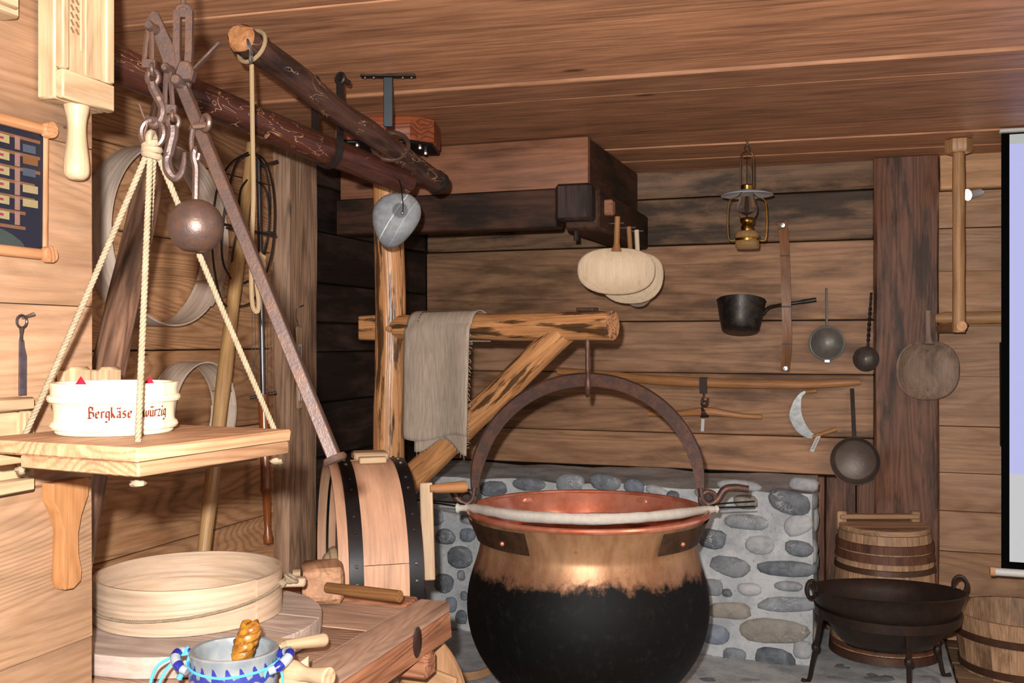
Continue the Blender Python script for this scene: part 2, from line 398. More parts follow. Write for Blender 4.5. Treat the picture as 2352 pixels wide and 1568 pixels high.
# ---- hearth wall of field stones in mortar
wh = structure('wall_hearth', (-1.2, 4.9, 0))
YS, XE, ZS = 4.76, -.205, .785
def slab(parent, x0, x1, y0, y1, z0, z1, seed, name='mortar'):
    g = G(); nx = max(2, int((x1-x0)/.05)); nz = max(2, int((z1-z0)/.05)); ny = max(2, int((y1-y0)/.06))
    def pt(p):
        q = mnoise.noise_vector(V(p)*5+V((seed, 0, 0)))*.007+mnoise.noise_vector(V(p)*13)*.003
        e = V(p)+q
        if p[2] > z1-1e-4: e.z += mnoise.noise(V((p[0]*4, p[1]*4, 3)))*.015
        if p[2] < z0+1e-4: e.z = z0
        return e
    def grid(o, a, na, b, nb):
        vs = [pt(V(o)+V(a)*i/na+V(b)*j/nb) for i in range(na+1) for j in range(nb+1)]
        fs = [(i*(nb+1)+j, (i+1)*(nb+1)+j, (i+1)*(nb+1)+j+1, i*(nb+1)+j+1) for i in range(na) for j in range(nb)]
        g.add(vs, fs)
    X, Y, Z = (x1-x0, 0, 0), (0, y1-y0, 0), (0, 0, z1-z0)
    grid((x0, y0, z0), X, nx, Z, nz); grid((x0, y0, z1), X, nx, Y, ny)
    grid((x1, y0, z0), Y, ny, Z, nz); grid((x0, y0, z0), Z, nz, Y, ny)
    return finish(g, name, M_mortar, parent, ang=80)
slab(wh, XL+.005, XE, YS, YB+.005, .001, ZS, 1)
slab(wh, XL+.004, -2.24, 4.16, YS+.05, .001, .77, 2)
def stone(c, w, h, t, nrm, tone, ang=0, seed=0, parent=None):
    """rounded field stone, flattened along nrm"""
    n = V(nrm); x = V((1, 0, 0)) if abs(n.x) < .5 else V((0, 1, 0))
    if abs(n.z) > .5: y = V((0, 1, 0))
    else: y = V((0, 0, 1))
    x2 = x*math.cos(ang)+y*math.sin(ang); y2 = -x*math.sin(ang)+y*math.cos(ang)
    vs, gs, fs = [], [], []; K, m = 14, 5; e = random.uniform(2.2, 3.0)
    for i in range(m+1):
        f = i/m; ph = f*math.pi*.5; rr = math.sin(ph); hh = math.cos(ph)**.55
        for k in range(K):
            a = 2*math.pi*k/K; ca, sa = math.cos(a), math.sin(a)
            q = (abs(ca)**e+abs(sa)**e)**(-1/e)*(1+.16*mnoise.noise(V((ca*1.2+seed, sa*1.2, seed*.37))))
            px, py = ca*q*rr*w/2, sa*q*rr*h/2; pz = t*hh*(1+.25*mnoise.noise(V((px*30, py*30, seed))))-.012
            vs.append(V(c)+x2*px+y2*py+n*pz); gs.append((px, py, pz))
    for i in range(m):
        for k in range(K):
            A, B, C2, D = i*K+k, (i+1)*K+k, (i+1)*K+(k+1) % K, i*K+(k+1) % K
            fs.append((A, B, C2) if i == 0 else (A, B, C2, D))
    g = G().add(vs, fs, gs); return finish(g, 'stone', M_st[tone], parent or wh, ang=70)
ST = [(1814,1154,97,54,'d',-.25),(1713,1199,104,36,'m',0),(1832,1206,68,48,'l',.3),(1636,1237,65,49,'d',0),(1746,1251,65,45,'l',0),(1835,1259,62,39,'d',-.1),
(1678,1300,94,48,'m',-.15),(1807,1305,126,40,'d',.06),(1636,1348,49,42,'m',0),(1723,1353,58,32,'l',0),(1811,1345,65,24,'m',0),(1670,1361,23,19,'d',0),
(1675,1402,100,40,'b',.05),(1811,1387,136,37,'m',.08),(1775,1449,165,58,'b',.05),(1642,1457,68,49,'u',-.1),(1687,1504,53,37,'d',0),(1781,1514,90,55,'d',-.2),
(1843,1491,45,45,'l',0),(1619,1518,49,37,'l',0),(1720,1549,78,20,'m',0),(1713,1152,58,36,'b',0),(1846,1112,66,32,'l',-.1),(1697,1116,97,29,'l',0),(1626,1138,65,26,'m',-.3),
(1214,1112,81,31,'d',0),(1307,1110,67,44,'m',0),(1390,1108,76,40,'d',-.1),(1457,1118,48,36,'u',-.2),(1133,1122,70,40,'d',.1),(1259,1136,57,16,'m',0),(1512,1130,60,26,'l',-.3),(1545,1140,32,28,'d',0),
(1000,1188,43,40,'m',0),(1024,1232,47,36,'d',0),(1075,1228,40,33,'u',.1),(1056,1279,62,51,'d',.1),(998,1286,26,33,'m',0),(1020,1339,47,47,'d',-.1),(1060,1321,18,25,'m',0),
(1035,1388,33,36,'u',0),(1066,1368,18,22,'d',0),(1060,1417,29,33,'d',0),(1049,1460,51,40,'m',0),(1067,1503,33,25,'u',0),(1075,1192,36,22,'l',0),(1075,1160,44,24,'m',.1),(1010,1440,30,30,'m',0)]
for k, (x, y, ww, hh, tn, an) in enumerate(ST):
    d = dY(x, YS); s = d/FPX; c = at(x, y, d); c.y = YS
    stone(c, ww*s/math.cos(.35)*.97, hh*s, random.uniform(.026, .04), (0, -1, 0), tn, an, k*1.7)
# stones behind the kettle and towards the corner (hidden from the front, seen from the side)
for r in range(7):
    for q in range(13):
        X = -2.2+q*.125+random.uniform(-.02, .02); Z = .07+r*.105+random.uniform(-.01, .01)
        w3 = V((X, YS, Z)); dd = w3.dot(FW); px = 1176+FPX*w3.dot(RT)/dd; py = 784+FPX*(EYE-Z)/dd
        if any(abs(px-s[0]) < s[2]*.5+26 and abs(py-s[1]) < s[3]*.5+20 for s in ST) or px > 1590: continue
        stone(w3, random.uniform(.11, .16), random.uniform(.07, .10), .03, (0, -1, 0), random.choice('ddmmlbu'), random.uniform(-.2, .2), r*13+q)
for k, (y, z, ww, hh, tn) in enumerate([(4.86, .74, .12, .09, 'm'), (5.0, .63, .10, .13, 'l'), (4.88, .50, .12, .12, 'm'), (5.05, .42, .1, .09, 'd'), (4.86, .30, .14, .12, 'd'), (5.1, .24, .12, .1, 'm'), (4.9, .13, .13, .09, 'b')]):
    stone((XE, y, z), ww, hh, .03, (1, 0, 0), tn, 0, 40+k)
for k, (y, z, ww, hh, tn) in enumerate([(4.3, .66, .13, .09, 'l'), (4.45, .52, .12, .1, 'm'), (4.3, .4, .14, .1, 'l'), (4.5, .28, .13, .1, 'd'), (4.28, .18, .11, .1, 'm'), (4.6, .66, .12, .1, 'd')]):
    stone((-2.24, y, z), ww, hh, .03, (1, 0, 0), tn, 0, 60+k)
for k, (x, y, ww, hh, tn) in enumerate([(1934, 1530, 55, 19, 'm'), (1919, 1557, 55, 15, 'm'), (2018, 1556, 104, 29, 'm'), (2135, 1559, 80, 26, 'm'), (2034, 1531, 71, 13, 'l'), (1625, 1560, 60, 14, 'd'), (1725, 1562, 70, 12, 'm'), (1990, 1585, 90, 26, 'd'), (1880, 1590, 60, 24, 'm')]):
    c = onZ(x, y, 0); s = (c.dot(FW))/FPX; stone(c, ww*s, hh*s*3.0, .014, (0, 0, 1), tn, .2, 80+k, hf)
# long pale crack lines seen in two of the stones are part of their veining

# ---- smoke hood above the hearth
hd = thing('smoke_hood', (-1.78, 4.9, 1.99), 'boxed brown wooden smoke hood with blackened beams under the ceiling', 'hood')
XH, YH, ZH, ZB = -1.15, 4.33, 2.166, 1.99
board(hd, (XL+.02, YH, ZH), (XH, YH+.035, 2.395), M_hood, .004, 'front_board')
board(hd, (XH-.035, YH+.036, ZH), (XH, YB-.005, 2.395), M_hoodb, .004, 'side_board')
board(hd, (XL+.02, YH-.05, ZB), (XH-.13, YH+.06, ZH-.002), M_hoodb, .008, 'front_beam')
bs = board(hd, (XH-.10, YH-.02, ZB-.012), (XH+.06, YB-.01, ZH-.004), M_hoodb, .01, 'side_beam')
be = board(hd, (XH-.115, YH-.115, ZB+.02), (XH+.045, YH-.02, ZH+.006), M_char, .012, 'beam_end')
g = G().beam((XH+.02, YH+.10, ZB+.095), (XH+.098, YH+.10, ZB+.095), .06, .07, ch=.008); finish(g, 'tenon_peg', M_hood, hd)
g = G().tube([(XH-.06, YH+.03, ZB+.02), (XH-.06, YH+.03, ZB-.055)], .012, 6); finish(g, 'bolt', M_irond, hd)
# ================================================================== kettle crane
M_crane = wood('varnished_log_wood', 'c08f5c', '98653a', '1a110c', .85, ring=.45, freq=70, across=14, along=.7, knots=.9, rough=.33, vary=.1, spec=.5, patch=(3, 26), lo=.52, hi=.60, bump=.5, streak=.7)
M_endgrain = wood('log_end_wood', 'a8784c', '8a5c36', '5a3a22', .4, ring=.5, freq=60, across=10, along=10, knots=0, vary=.1)
def log(parent, p, q, r0, r1, mat, name, seed, n=16, rough=.06, bend=0.0, steps=30, caps=True):
    p, q = V(p), V(q); a = (q-p).normalized().orthogonal(); pts = []
    for i in range(steps+1):
        t = i/steps; w = mnoise.noise_vector(V((t*3+seed*5, seed, 0)))*bend*math.sin(math.pi*t); pts.append(lerp(p, q, t)+w)
    return finish(G().tube(pts, [lerp(r0, r1, i/steps) for i in range(steps+1)], n, rough=rough, seed=seed), name, mat, parent, ang=60)
PC = at(895, 745, 4.2); PX, PY = PC.x, PC.y
HK = at(1349, 747, 3.7)
cr = thing('kettle_crane', (PX, PY, 0), 'peeled log kettle crane with upright post, arm and diagonal brace', 'crane')
log(cr, (PX, PY, .0), (PX-.01, PY, 2.285), .069, .062, M_crane, 'post', 1, 18, .05, .02)
ad = (HK-PC); ad.z = 0; ad.normalize()
armL = PC-ad*.165; armR = HK+ad*.105; armz = at(1300, 748, 3.72).z
armL.z = armR.z = armz
log(cr, PC.xy.to_3d()+V((0, 0, armz))+ad*.02, armR, .052, .055, M_crane, 'arm', 2, 18, .04, .012)
finish(G().beam(armL+ad*.01, PC.xy.to_3d()+V((0, 0, armz)), .05, .105, ch=.006), 'tenon', M_crane, cr)
b0 = PC.xy.to_3d()+V((0, 0, at(885, 1152, 4.16).z)); b1 = HK-ad*.10; b1.z = armz-.02
log(cr, b0, b1, .058, .052, M_crane, 'brace', 4, 16, .05, .012)
fr = -FW*.069
finish(G().lathe([(0, .004), (.012, .003), (.014, -.004), (.014, -.01)], at(893, 755, 4.128), -FW, 12), 'plug', M_endgrain, cr)
finish(G().box(HK.xy.to_3d()+V((0, 0, armz+.06)), (.07, .05, .014), Matrix.Rotation(math.atan2(ad.y, ad.x), 3, 'Z'), .003), 'hook_plate', M_iron, cr)
# ceiling bearing block of the crane post
M_red = wood('reddish_block_wood', '8c4f2e', '5e3019', '2a1710', .5, ring=.7, freq=90, across=10, knots=.3, rough=.45, vary=.1)
bk = thing('bearing_block', (PX, PY, 2.28), 'reddish curved wooden bearing block bolted to the ceiling over the crane post', 'block')
a2 = math.radians(18); bx = V((math.cos(a2), math.sin(a2), 0)); by = V((-math.sin(a2), math.cos(a2), 0))
poly = [(-.20, -.13), (.10, -.13), (.19, -.05), (.20, .13), (-.14, .13), (-.21, .04)]
finish(G().prism(poly, .10, basis(bx, by, ZUP, V((PX+.01, PY-.02, 2.347))), .006), 'block', M_red, bk)
finish(G().prism([(x*.97, y*.97) for x, y in poly], .014, basis(bx, by, ZUP, V((PX+.01, PY-.02, 2.291))), .003), 'iron_plate', plain('black_iron_plate', '161616', .4, .5), bk)
for x, y in ((-.12, -.09), (.13, -.03), (.14, .09)):
    finish(G().lathe([(0, -.010), (.009, -.009), (.010, 0)], V((PX+.01, PY-.02, 2.284))+bx*x+by*y, ZUP, 8), 'bolt_head', M_nail, bk)

# ================================================================== copper kettle
t = NT('kettle_copper'); a = t.n('ShaderNodeAttribute', attribute_name='gc'); v = a.outputs['Vector']
sx = t.n('ShaderNodeSeparateXYZ'); t.l(v, sx.inputs[0]); hgt = sx.outputs[0]
n1 = t.noise(v, 6, 6, .7); n2 = t.noise(v, 26, 5, .7); n3 = t.noise(t.vmath('MULTIPLY', v, (1.0, 9, 9)), 1, 4, .6)
edge = t.math('ADD', hgt, t.math('ADD', t.math('MULTIPLY', t.math('SUBTRACT', n1, .5), .17), t.math('MULTIPLY', t.math('SUBTRACT', n2, .5), .09)))
soot = t.math('SUBTRACT', 1.0, t.ss(edge, .495, .545)); tran = t.math('SUBTRACT', 1.0, t.ss(edge, .50, .66))
cop = t.mix(t.ss(n3, .35, .65), srgb('b9906c'), srgb('91694a')); cop = t.mix(t.math('MULTIPLY', t.ss(n2, .6, .72), .5), cop, srgb('4a2a1a'))
cop = t.mix(t.math('MULTIPLY', t.ss(n1, .55, .7), .35), cop, srgb('a98a68'))
cop = t.mix(t.math('MULTIPLY', tran, .6), cop, srgb('6a4030')); c = t.mix(soot, cop, t.mix(t.ss(n2, .5, .75), srgb('060606'), srgb('151516')))
t.bump(t.math('ADD', n1, t.math('MULTIPLY', n2, .3)), .18, .006)
t.out(c, t.math('MULTIPLY_ADD', soot, .2, .44), t.math('MULTIPLY_ADD', soot, -.5, .5), .18); M_kettle = t.m
t = NT('polished_copper'); v = t.coords(); n1 = t.noise(v, 9, 4, .6); c = t.mix(t.ss(n1, .3, .7), srgb('e2977c'), srgb('b8664c')); t.bump(n1, .15, .004); M_copper = t.out(c, .24, .6)
KD = 3.7; ks = KD/FPX
def kz(y): return EYE-(y-784)*ks
KC = at(1349, 1170, KD); kx, ky = KC.x, KC.y
kt = thing('copper_kettle', (kx, ky, kz(1612)), 'big copper cheese kettle with soot-black bottom hanging from the crane', 'kettle')
kb = kz(1612)
prof = [(0, 1612), (100, 1603), (150, 1588), (185, 1566), (216, 1537), (244, 1499), (262, 1462), (271, 1430), (276, 1395), (275, 1360), (270, 1330), (263, 1305), (255, 1280), (248, 1255), (246, 1240), (250, 1222), (259, 1200), (268, 1182), (274, 1170)]
fine = bez([(r*ks, 0, kz(y)-kb) for r, y in prof], 4); fine = [(max(0, p.x), p.z) for p in fine]; fine[0] = (0, fine[0][1])
ob = finish(G().lathe(fine, (kx, ky, kb), n=72), 'outer_shell', M_kettle, kt, ang=70, at_org=(kx, ky, kb))
inner = [(max(0, r-.008), z+.004) for r, z in fine]; inner[0] = (0, inner[0][1])
finish(G().lathe(inner[::-1], (kx, ky, kb), n=72), 'inner_shell', M_copper, kt, ang=70)
rt_ = fine[-1]; finish(G().torus((kx, ky, kb+rt_[1]), rt_[0]-.003, .010, n=72, m=8), 'rolled_rim', M_copper, kt)
side = V((ad.x, ad.y, 0)); side = (RT*.97+ad*.03).normalized(); fro = V((side.y, -side.x, 0))
M_strap = iron('brassy_strap', '5c4230', '3f2d20', .7, .5, .6, 20)
for sg in (-1, 1):
    # riveted side strap under the rim
    th = math.atan2(side.y*sg, side.x*sg); sp = []
    for y, r in ((1181, 271), (1196, 264), (1214, 256), (1231, 250)): sp.append((r*ks+.006, kz(y)-kb))
    st = finish(G().lathe(sp, (kx, ky, kb), n=26, a0=th-1.02, a1=th+1.02), 'lug_strap', M_strap, kt)
    for q in (-.75, .75):
        p = V((kx+math.cos(th+q)*(256*ks+.008), ky+math.sin(th+q)*(256*ks+.008), kz(1213)))
        finish(G().ball(p, .009, 8, 6), 'rivet', M_copper, st)
    # eye that carries the bail
    e0 = V((kx, ky, 0))+side*sg*(277*ks); e0.z = kz(1168)
    finish(G().beam(e0-ZUP*.06-side*sg*.022, e0+ZUP*.005, .030, .014, up=side, ch=.003).torus(e0+ZUP*.035, .028, .011, fro, 18, 8), 'bail_eye', M_iron, kt)
for px in (1225, 1490):
    xo = (px-1349)/FPX*4.06; rr_ = .428; ax_ = (RT*xo+FW*math.sqrt(rr_**2-xo**2)).normalized(); pz = at(px, 1157, 4.06)
    pw = V((kx, ky, 0))+ax_*(rr_-.012); pw.z = pz.z
    finish(G().lathe([(0, 0), (.026, 0), (.030, .003), (.030, .008)], pw, ax_, 20), 'copper_patch', M_copper, kt)
# bail: flat iron arch, tapering ends bent through the eyes
bc = V((kx, ky, kz(1125))); Rb = 262*ks*.985; pts = []; rad = []
sec = [(-.16, -1), (.16, -1), (.16, 1), (-.16, 1)]
A0 = math.radians(-2)
for i in range(41):
    th = A0+(math.pi-2*A0)*i/40; pts.append(bc+side*(Rb*math.cos(th)*1.005)+ZUP*(Rb*math.sin(th)*.985)); e = abs(i-20)/20
    rad.append(.024 if e < .8 else lerp(.024, .011, (e-.8)/.2))
g = G().tube(pts, rad, up=None, sec=[(-1, -.4), (1, -.4), (1, .4), (-1, .4)])
for sg in (-1, 1):
    p0 = bc+side*sg*(Rb*1.005); pr = p0+ZUP*(-.012)
    hk = bez([p0+ZUP*.01, p0+side*sg*.008-ZUP*.035, p0+side*sg*.032-ZUP*.052, p0+side*sg*.062-ZUP*.035, p0+side*sg*.088+ZUP*.002, p0+side*sg*.125+ZUP*.010, p0+side*sg*.175+ZUP*.004], 6)
    g.tube(hk, [.012+.002*(i > 10) for i in range(len(hk))], 10)
bail = finish(g, 'bail', M_iron, kt)
ht = V((kx, ky, armz-.05)); hb = bc+ZUP*(Rb*.985-.02)
kh = finish(G().tube(bez([(HK.x, HK.y, armz-.03), (HK.x, HK.y, armz-.1), hb+ZUP*.06, hb+ZUP*.012-fro*.0, hb-ZUP*.008+fro*.012], 6), [.010]*5+[.008]*20, 8).tube(bez([hb+ZUP*.05+fro*.02, hb+ZUP*.01+fro*.026, hb-ZUP*.025+fro*.02, hb-ZUP*.045+fro*.006], 5), [.006, .007, .008, .009, .010, .011, .012, .012, .012, .011, .010, .010, .009, .008, .006, .004], 8),
       'kettle_hook', M_iron, label='thin rusty iron hook joining the crane arm to the kettle bail', cat='hook')
# bent cloth stretched over two wires across the kettle mouth
t = NT('white_cloth'); v = t.coords(); n1 = t.noise(v, 60, 4, .6); c = t.mix(n1, srgb('c9c2b8'), srgb('a8a096')); t.bump(n1, .4, .004); M_wcloth = t.out(c, .9, 0, .1)
cw = thing('cheese_cloth', (kx, ky, kz(1185)), 'white cheese cloth rolled on two bent wires across the kettle mouth', 'cloth')
def wz(px, py, d): return at(px, py, d)
cl = bez([wz(1052, 1167, 3.69), wz(1085, 1167, 3.66), wz(1150, 1178, 3.52), wz(1250, 1188, 3.42), wz(1349, 1192, 3.385), wz(1450, 1189, 3.41), wz(1550, 1180, 3.50), wz(1615, 1171, 3.64), wz(1645, 1168, 3.68)], 8)
rr = [(.008+.013*math.sin(math.pi*min(1, max(0, i/(len(cl)-1))))**.6)*(1+.12*mnoise.noise(V((i*.5, 1, 2)))) for i in range(len(cl))]; rr[0] = .02; rr[1] = .013; rr[-1] = .014
finish(G().tube(cl, rr, 12, rough=.22, seed=3), 'rolled_cloth', M_wcloth, cw, ang=80)
M_wire = plain('dark_wire', '221c1a', .4, .7)
for dz in (0, .013):
    up = ZUP*dz
    finish(G().tube(bez([wz(955, 1148+dz*500, 3.8)+up, wz(1052, 1163, 3.69)+up]+[p+up*.4-ZUP*.004 for p in cl[8:-6:8]]+[wz(1645, 1166, 3.68)+up, wz(1733, 1163-dz*300, 3.72)+up], 5), .0032, 6), 'wire', M_wire, cw)

# ================================================================== grey linen towel over the arm
t = NT('grey_linen'); v = t.coords(False); sp_ = t.n('ShaderNodeSeparateXYZ'); t.l(v, sp_.inputs[0])
wv = t.math('MULTIPLY', t.math('SINE', t.math('MULTIPLY', sp_.outputs[0], 1500)), t.math('SINE', t.math('MULTIPLY', sp_.outputs[1], 1500)))
n1 = t.noise(t.vmath('MULTIPLY', v, (12, 160, 1)), 1, 4, .6); n2 = t.noise(v, 5, 3)
c = t.mix(t.ss(n1, .3, .7), srgb('a8998a'), srgb('8f8172')); t.bump(t.math('ADD', t.math('MULTIPLY', wv, .5), n1), .35, .002); M_linen = t.out(c, .95, 0, .05)
def armpt(px): # point on the arm axis below a picture column
    k = 1.0; dcol = None
    u = (px-1176)/FPX; A = PC.xy.to_3d(); den = (RT-FW*u).dot(ad); s = -(A.dot(RT)-u*A.dot(FW))/den
    q = A+ad*s; q.z = armz; return q
T0, T1 = armpt(957), armpt(1105); nrm = V((ad.y, -ad.x, 0))  # towards the camera
tw = thing('linen_towel', (T0+T1)/2-ZUP*.5, 'grey beige linen towel with frayed edge draped over the crane arm', 'towel')
def cloth_pt(u, s):
    """u along the arm 0..1, s along the drop in metres (0 = top of arm; negative = rear drop)"""
    R = .064; base = lerp(T0, T1, u); wav = .010*math.sin(u*7+1.0)*min(1, abs(s)/.25)+.006*mnoise.noise(V((u*4, s*5, 1)))
    if s < -R*1.57: z, y = s+R*1.57, -R-.004+wav*.5; z = -abs(z)
    elif s > R*1.57: z, y = -(s-R*1.57), R+.004+wav+ (s*.02)
    else: a = s/R; z, y = R*math.cos(a), R*math.sin(a)
    sl = .03*max(0, s-.25)/.3 if s > 0 else 0
    return base+nrm*y+ZUP*z+ad*(sl*(1-2*u)*.15)
def cloth(parent, s0, s1, off, name, u0=0.0, u1=1.0, hem=None):
    nu, ns = 22, 44; vs, gs, fs = [], [], []
    for i in range(nu+1):
        u = lerp(u0, u1, i/nu); e = s1+(hem(u) if hem else 0)
        for j in range(ns+1):
            s = lerp(s0, e, j/ns); p = cloth_pt(u, s)
            if s > .1: p = p+nrm*off
            vs.append(p); gs.append((s, u*.27, 0))
    for i in range(nu):
        for j in range(ns): fs.append((i*(ns+1)+j, (i+1)*(ns+1)+j, (i+1)*(ns+1)+j+1, i*(ns+1)+j+1))
    g = G().add(vs, fs, gs); o = finish(g, name, M_linen, parent, ang=180)
    m = o.modifiers.new('thick', 'SOLIDIFY'); m.thickness = .003; return o
cloth(tw, -.16, .54, .006, 'top_fold', 0, 1, lambda u: .018*math.sin(u*5+.5))
cloth(tw, .02, .585, -.004, 'under_fold', .16, .985, lambda u: .03*math.sin(u*8)-.012)
g = G()
for k in range(34):
    s = .13+k*.0135+random.uniform(-.003, .003); p = cloth_pt(1, s)+nrm*.006
    q = p+ad*random.uniform(.008, .018)+ZUP*random.uniform(-.014, .006); g.tube([p, (p+q)/2+ZUP*.003, q], .0013, 4)
for k in range(16):
    p = cloth_pt(.2+k*.05, .585+.03*math.sin((.2+k*.05)*8)-.014); g.tube([p, p-ZUP*random.uniform(.008, .02)+ad*random.uniform(-.005, .005)], .001, 4)
finish(g, 'fringe', M_linen, tw, kind='stuff')

# ================================================================== the two dark lever logs
M_dlog = wood('dark_worm_log', '4c3328', '2c1f1a', '120c0a', .75, ring=.3, freq=60, across=14, knots=.3, rough=.42, vary=.05, spec=.45, patch=(4, 18), lo=.45, hi=.62, worm='b08a66', bump=.6)
M_rlog = wood('red_dark_log', '4d2a1d', '2e1811', '120b09', .7, ring=.3, freq=60, across=14, knots=.4, rough=.38, vary=.05, spec=.5, patch=(3, 14), lo=.48, hi=.66, worm='b58a66', bump=.6)
lA = thing('press_beam', at(600, 290, 2.9), 'thick reddish dark press beam held up by an iron stirrup', 'beam')
A0p, A1p = at(240, 136, 2.50), at(932, 418, 3.60)
log(lA, A0p+(A0p-A1p)*.32, A1p, .0475, .046, M_rlog, 'log', 6, 18, .08, .008, 40)
lB = thing('lever_pole', at(780, 245, 3.1), 'dark worm-eaten lever pole hanging through an iron ceiling ring', 'pole')
B0p, B1p = at(553, 88, 2.62), at(1012, 423, 3.78)
log(lB, B0p, B1p, .039, .037, M_dlog, 'log', 9, 16, .08, .015, 40)
bdir = (B1p-B0p).normalized()
finish(G().tube([B0p-bdir*.018, B0p-bdir*.01, B0p], [.028, .036, .040], 14, rough=.25, seed=4), 'broken_end', M_endgrain, lB)
finish(G().tube([B1p-bdir*.045-ZUP*.0, B1p-bdir*.012], [.043, .043], 14), 'end_band', M_irond, lB)
finish(G().tube([at(922, 408, 3.60), at(975, 412, 3.66), at(990, 405, 3.70)], [.014, .016, .014], 8, rough=.15), 'link_peg', M_dlog, lA)
# iron stirrup
sd = (A1p-A0p).normalized(); sc_ = lerp(A0p, A1p, (764-240)/692); so = sd.cross(ZUP).normalized()
if so.dot(FW) > 0: so = -so
pt_ = []; e1, e2 = at(789, 178, 3.12), None
hs = thing('iron_stirrup', (sc_.x, sc_.y, 2.0), 'flat iron stirrup strap looped under the thick press beam', 'bracket')
def segpx(p, q, px):
    u = (px-1176)/FPX; f = lambda w: w.dot(RT)-u*w.dot(FW); return p+(q-p)*(f(p)/(f(p)-f(q)))
mid = segpx(A0p, A1p, 752); r_ = .052
pts = [mid+so*r_+ZUP*.215]+[mid+so*r_+ZUP*.06*k for k in (3, 2, 1)]+[mid+so*(r_*math.cos(a))-ZUP*(r_*1.05*math.sin(a)) for a in [math.pi*i/10 for i in range(11)]]+[mid-so*r_+ZUP*.06*k for k in (1, 2, 3)]+[mid-so*r_+ZUP*.215]
finish(G().tube(pts, .014, up=sd, sec=[(-1, -.28), (1, -.28), (1, .28), (-1, .28)]), 'strap', M_irond, hs)
for sg in (1, -1):
    tp = mid+so*r_*sg+ZUP*.225
    finish(G().torus(tp, .016, .006, sd, 14, 6, sx=1).tube([tp-sd*.01, tp+sd*.045], .009, 8), 'rolled_eye', M_irond, hs)
# ceiling T-bracket with ring
rp = lerp(B0p, B1p, (905-553)/459*1.0); rp = at(905, 333, lerp(2.62, 3.78, .72))
cbr = thing('ceiling_ring', (rp.x, rp.y, rp.z-.06), 'steel ceiling bracket with a welded iron ring round the lever pole', 'bracket')
steel = plain('grey_steel', '3c4145', .35, .7)
top = V((rp.x, rp.y, 2.395))-RT*.02
finish(G().beam(top-RT*.095+ZUP*0, top+RT*.095, .035, .008, ch=.002), 'ceiling_plate', M_irond, cbr)
for q in (-.08, -.05, .05, .08): finish(G().ball(top+RT*q-ZUP*.005, .005, 8, 5), 'screw', M_nail, cbr)
finish(G().beam(top-ZUP*.004, V((top.x, top.y, rp.z+.062)), .032, .010, up=FW, ch=.002), 'bar', steel, cbr)
finish(G().torus(rp-ZUP*.004-RT*.012, .061, .009, (FW*.85-ZUP*.5).normalized(), 30, 8), 'ring', M_iron, cbr)
# dark brace leaning down from the beam
M_brace = wood('dark_brace_wood', '7d5f4a', '4a3427', '17110e', .7, ring=.7, freq=60, across=14, along=1.2, knots=.8, rough=.4, vary=.05, spec=.45, patch=(2.5, 14), lo=.47, hi=.64)
q0, q1 = at(365, 300, 2.62), at(246, 880, 2.24); dq = q1-q0; q2 = q0+dq*((q0.z-.80)/(q0.z-q1.z)); q3 = q0-dq*.16
lg = log(None, q2, q3, .044, .031, M_brace, 'leaning_brace', 12, 18, .08, .01, 36); tag(lg, 'dark gnarled log leaning from the table up to the press beam', 'log')

# ================================================================== pebble weight on a wire
t = NT('pebble_stone'); v = t.coords(False); sp2 = t.n('ShaderNodeSeparateXYZ'); t.l(v, sp2.inputs[0])
n1 = t.noise(v, 30, 5, .65); n2 = t.noise(v, 9, 3, .6)
c = t.mix(t.ss(n1, .3, .7), srgb('85888a'), srgb('6d7073'))
ln = t.math('ADD', t.math('ADD', t.math('MULTIPLY', sp2.outputs[0], 1.0), t.math('MULTIPLY', sp2.outputs[2], -.62)), t.math('MULTIPLY', t.math('SUBTRACT', n2, .5), .02))
vein = t.math('SUBTRACT', 1.0, t.ss(t.math('ABSOLUTE', t.math('ADD', ln, .012)), .0008, .003)); c = t.mix(vein, c, srgb('c8c8c6'))
v2 = t.math('SUBTRACT', 1.0, t.ss(t.math('ABSOLUTE', t.math('ADD', ln, -.035)), .0005, .0015)); c = t.mix(t.math('MULTIPLY', v2, .5), c, srgb('c0c0be'))
dd = t.vmath('DISTANCE', v, (.018, -.03, .032)); q = t.n('ShaderNodeVectorMath', operation='DISTANCE'); t.l(v, q.inputs[0]); q.inputs[1].default_value = (.020, -.036, .030)
c = t.mix(t.math('MULTIPLY', t.math('SUBTRACT', 1.0, t.ss(t.math('ADD', q.outputs['Value'], t.math('MULTIPLY', n2, .02)), .034, .042)), .8), c, srgb('45474a'))
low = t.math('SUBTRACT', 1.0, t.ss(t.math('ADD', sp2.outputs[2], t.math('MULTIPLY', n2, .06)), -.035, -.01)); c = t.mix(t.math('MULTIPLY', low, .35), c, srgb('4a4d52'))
t.bump(n1, .2, .003); M_pebble = t.out(c, .6, 0, .3)
pc = at(909, 507, 3.50); ps = 3.50/FPX
out = [(5, -64), (35, -60), (55, -38), (58, -12), (48, 12), (32, 34), (14, 52), (-6, 62), (-26, 60), (-40, 44), (-50, 20), (-54, -8), (-50, -32), (-34, -52), (-14, -62)]
op = bez([(x*ps, 0, -y*ps) for x, y in out]+[(out[0][0]*ps, 0, -out[0][1]*ps)], 3)[:-1]
vs, gs, fs = [], [], []; n = len(op); m = 9
for i in range(m+1):
    ph = -math.pi/2+math.pi*i/m; k = math.cos(ph)**.6 if 0 < i < m else .001; yy = math.sin(ph)*.04
    for p in op: vs.append(pc+RT*(p.x*k)+FW*yy+ZUP*(p.z*k)); gs.append((p.x*k, yy, p.z*k))
for i in range(m):
    for k in range(n): fs.append((i*n+k, i*n+(k+1) % n, (i+1)*n+(k+1) % n, (i+1)*n+k))
pb = thing('pebble_weight', pc-ZUP*.09, 'smooth grey pebble with white veins hanging on a wire from the beam end', 'stone')
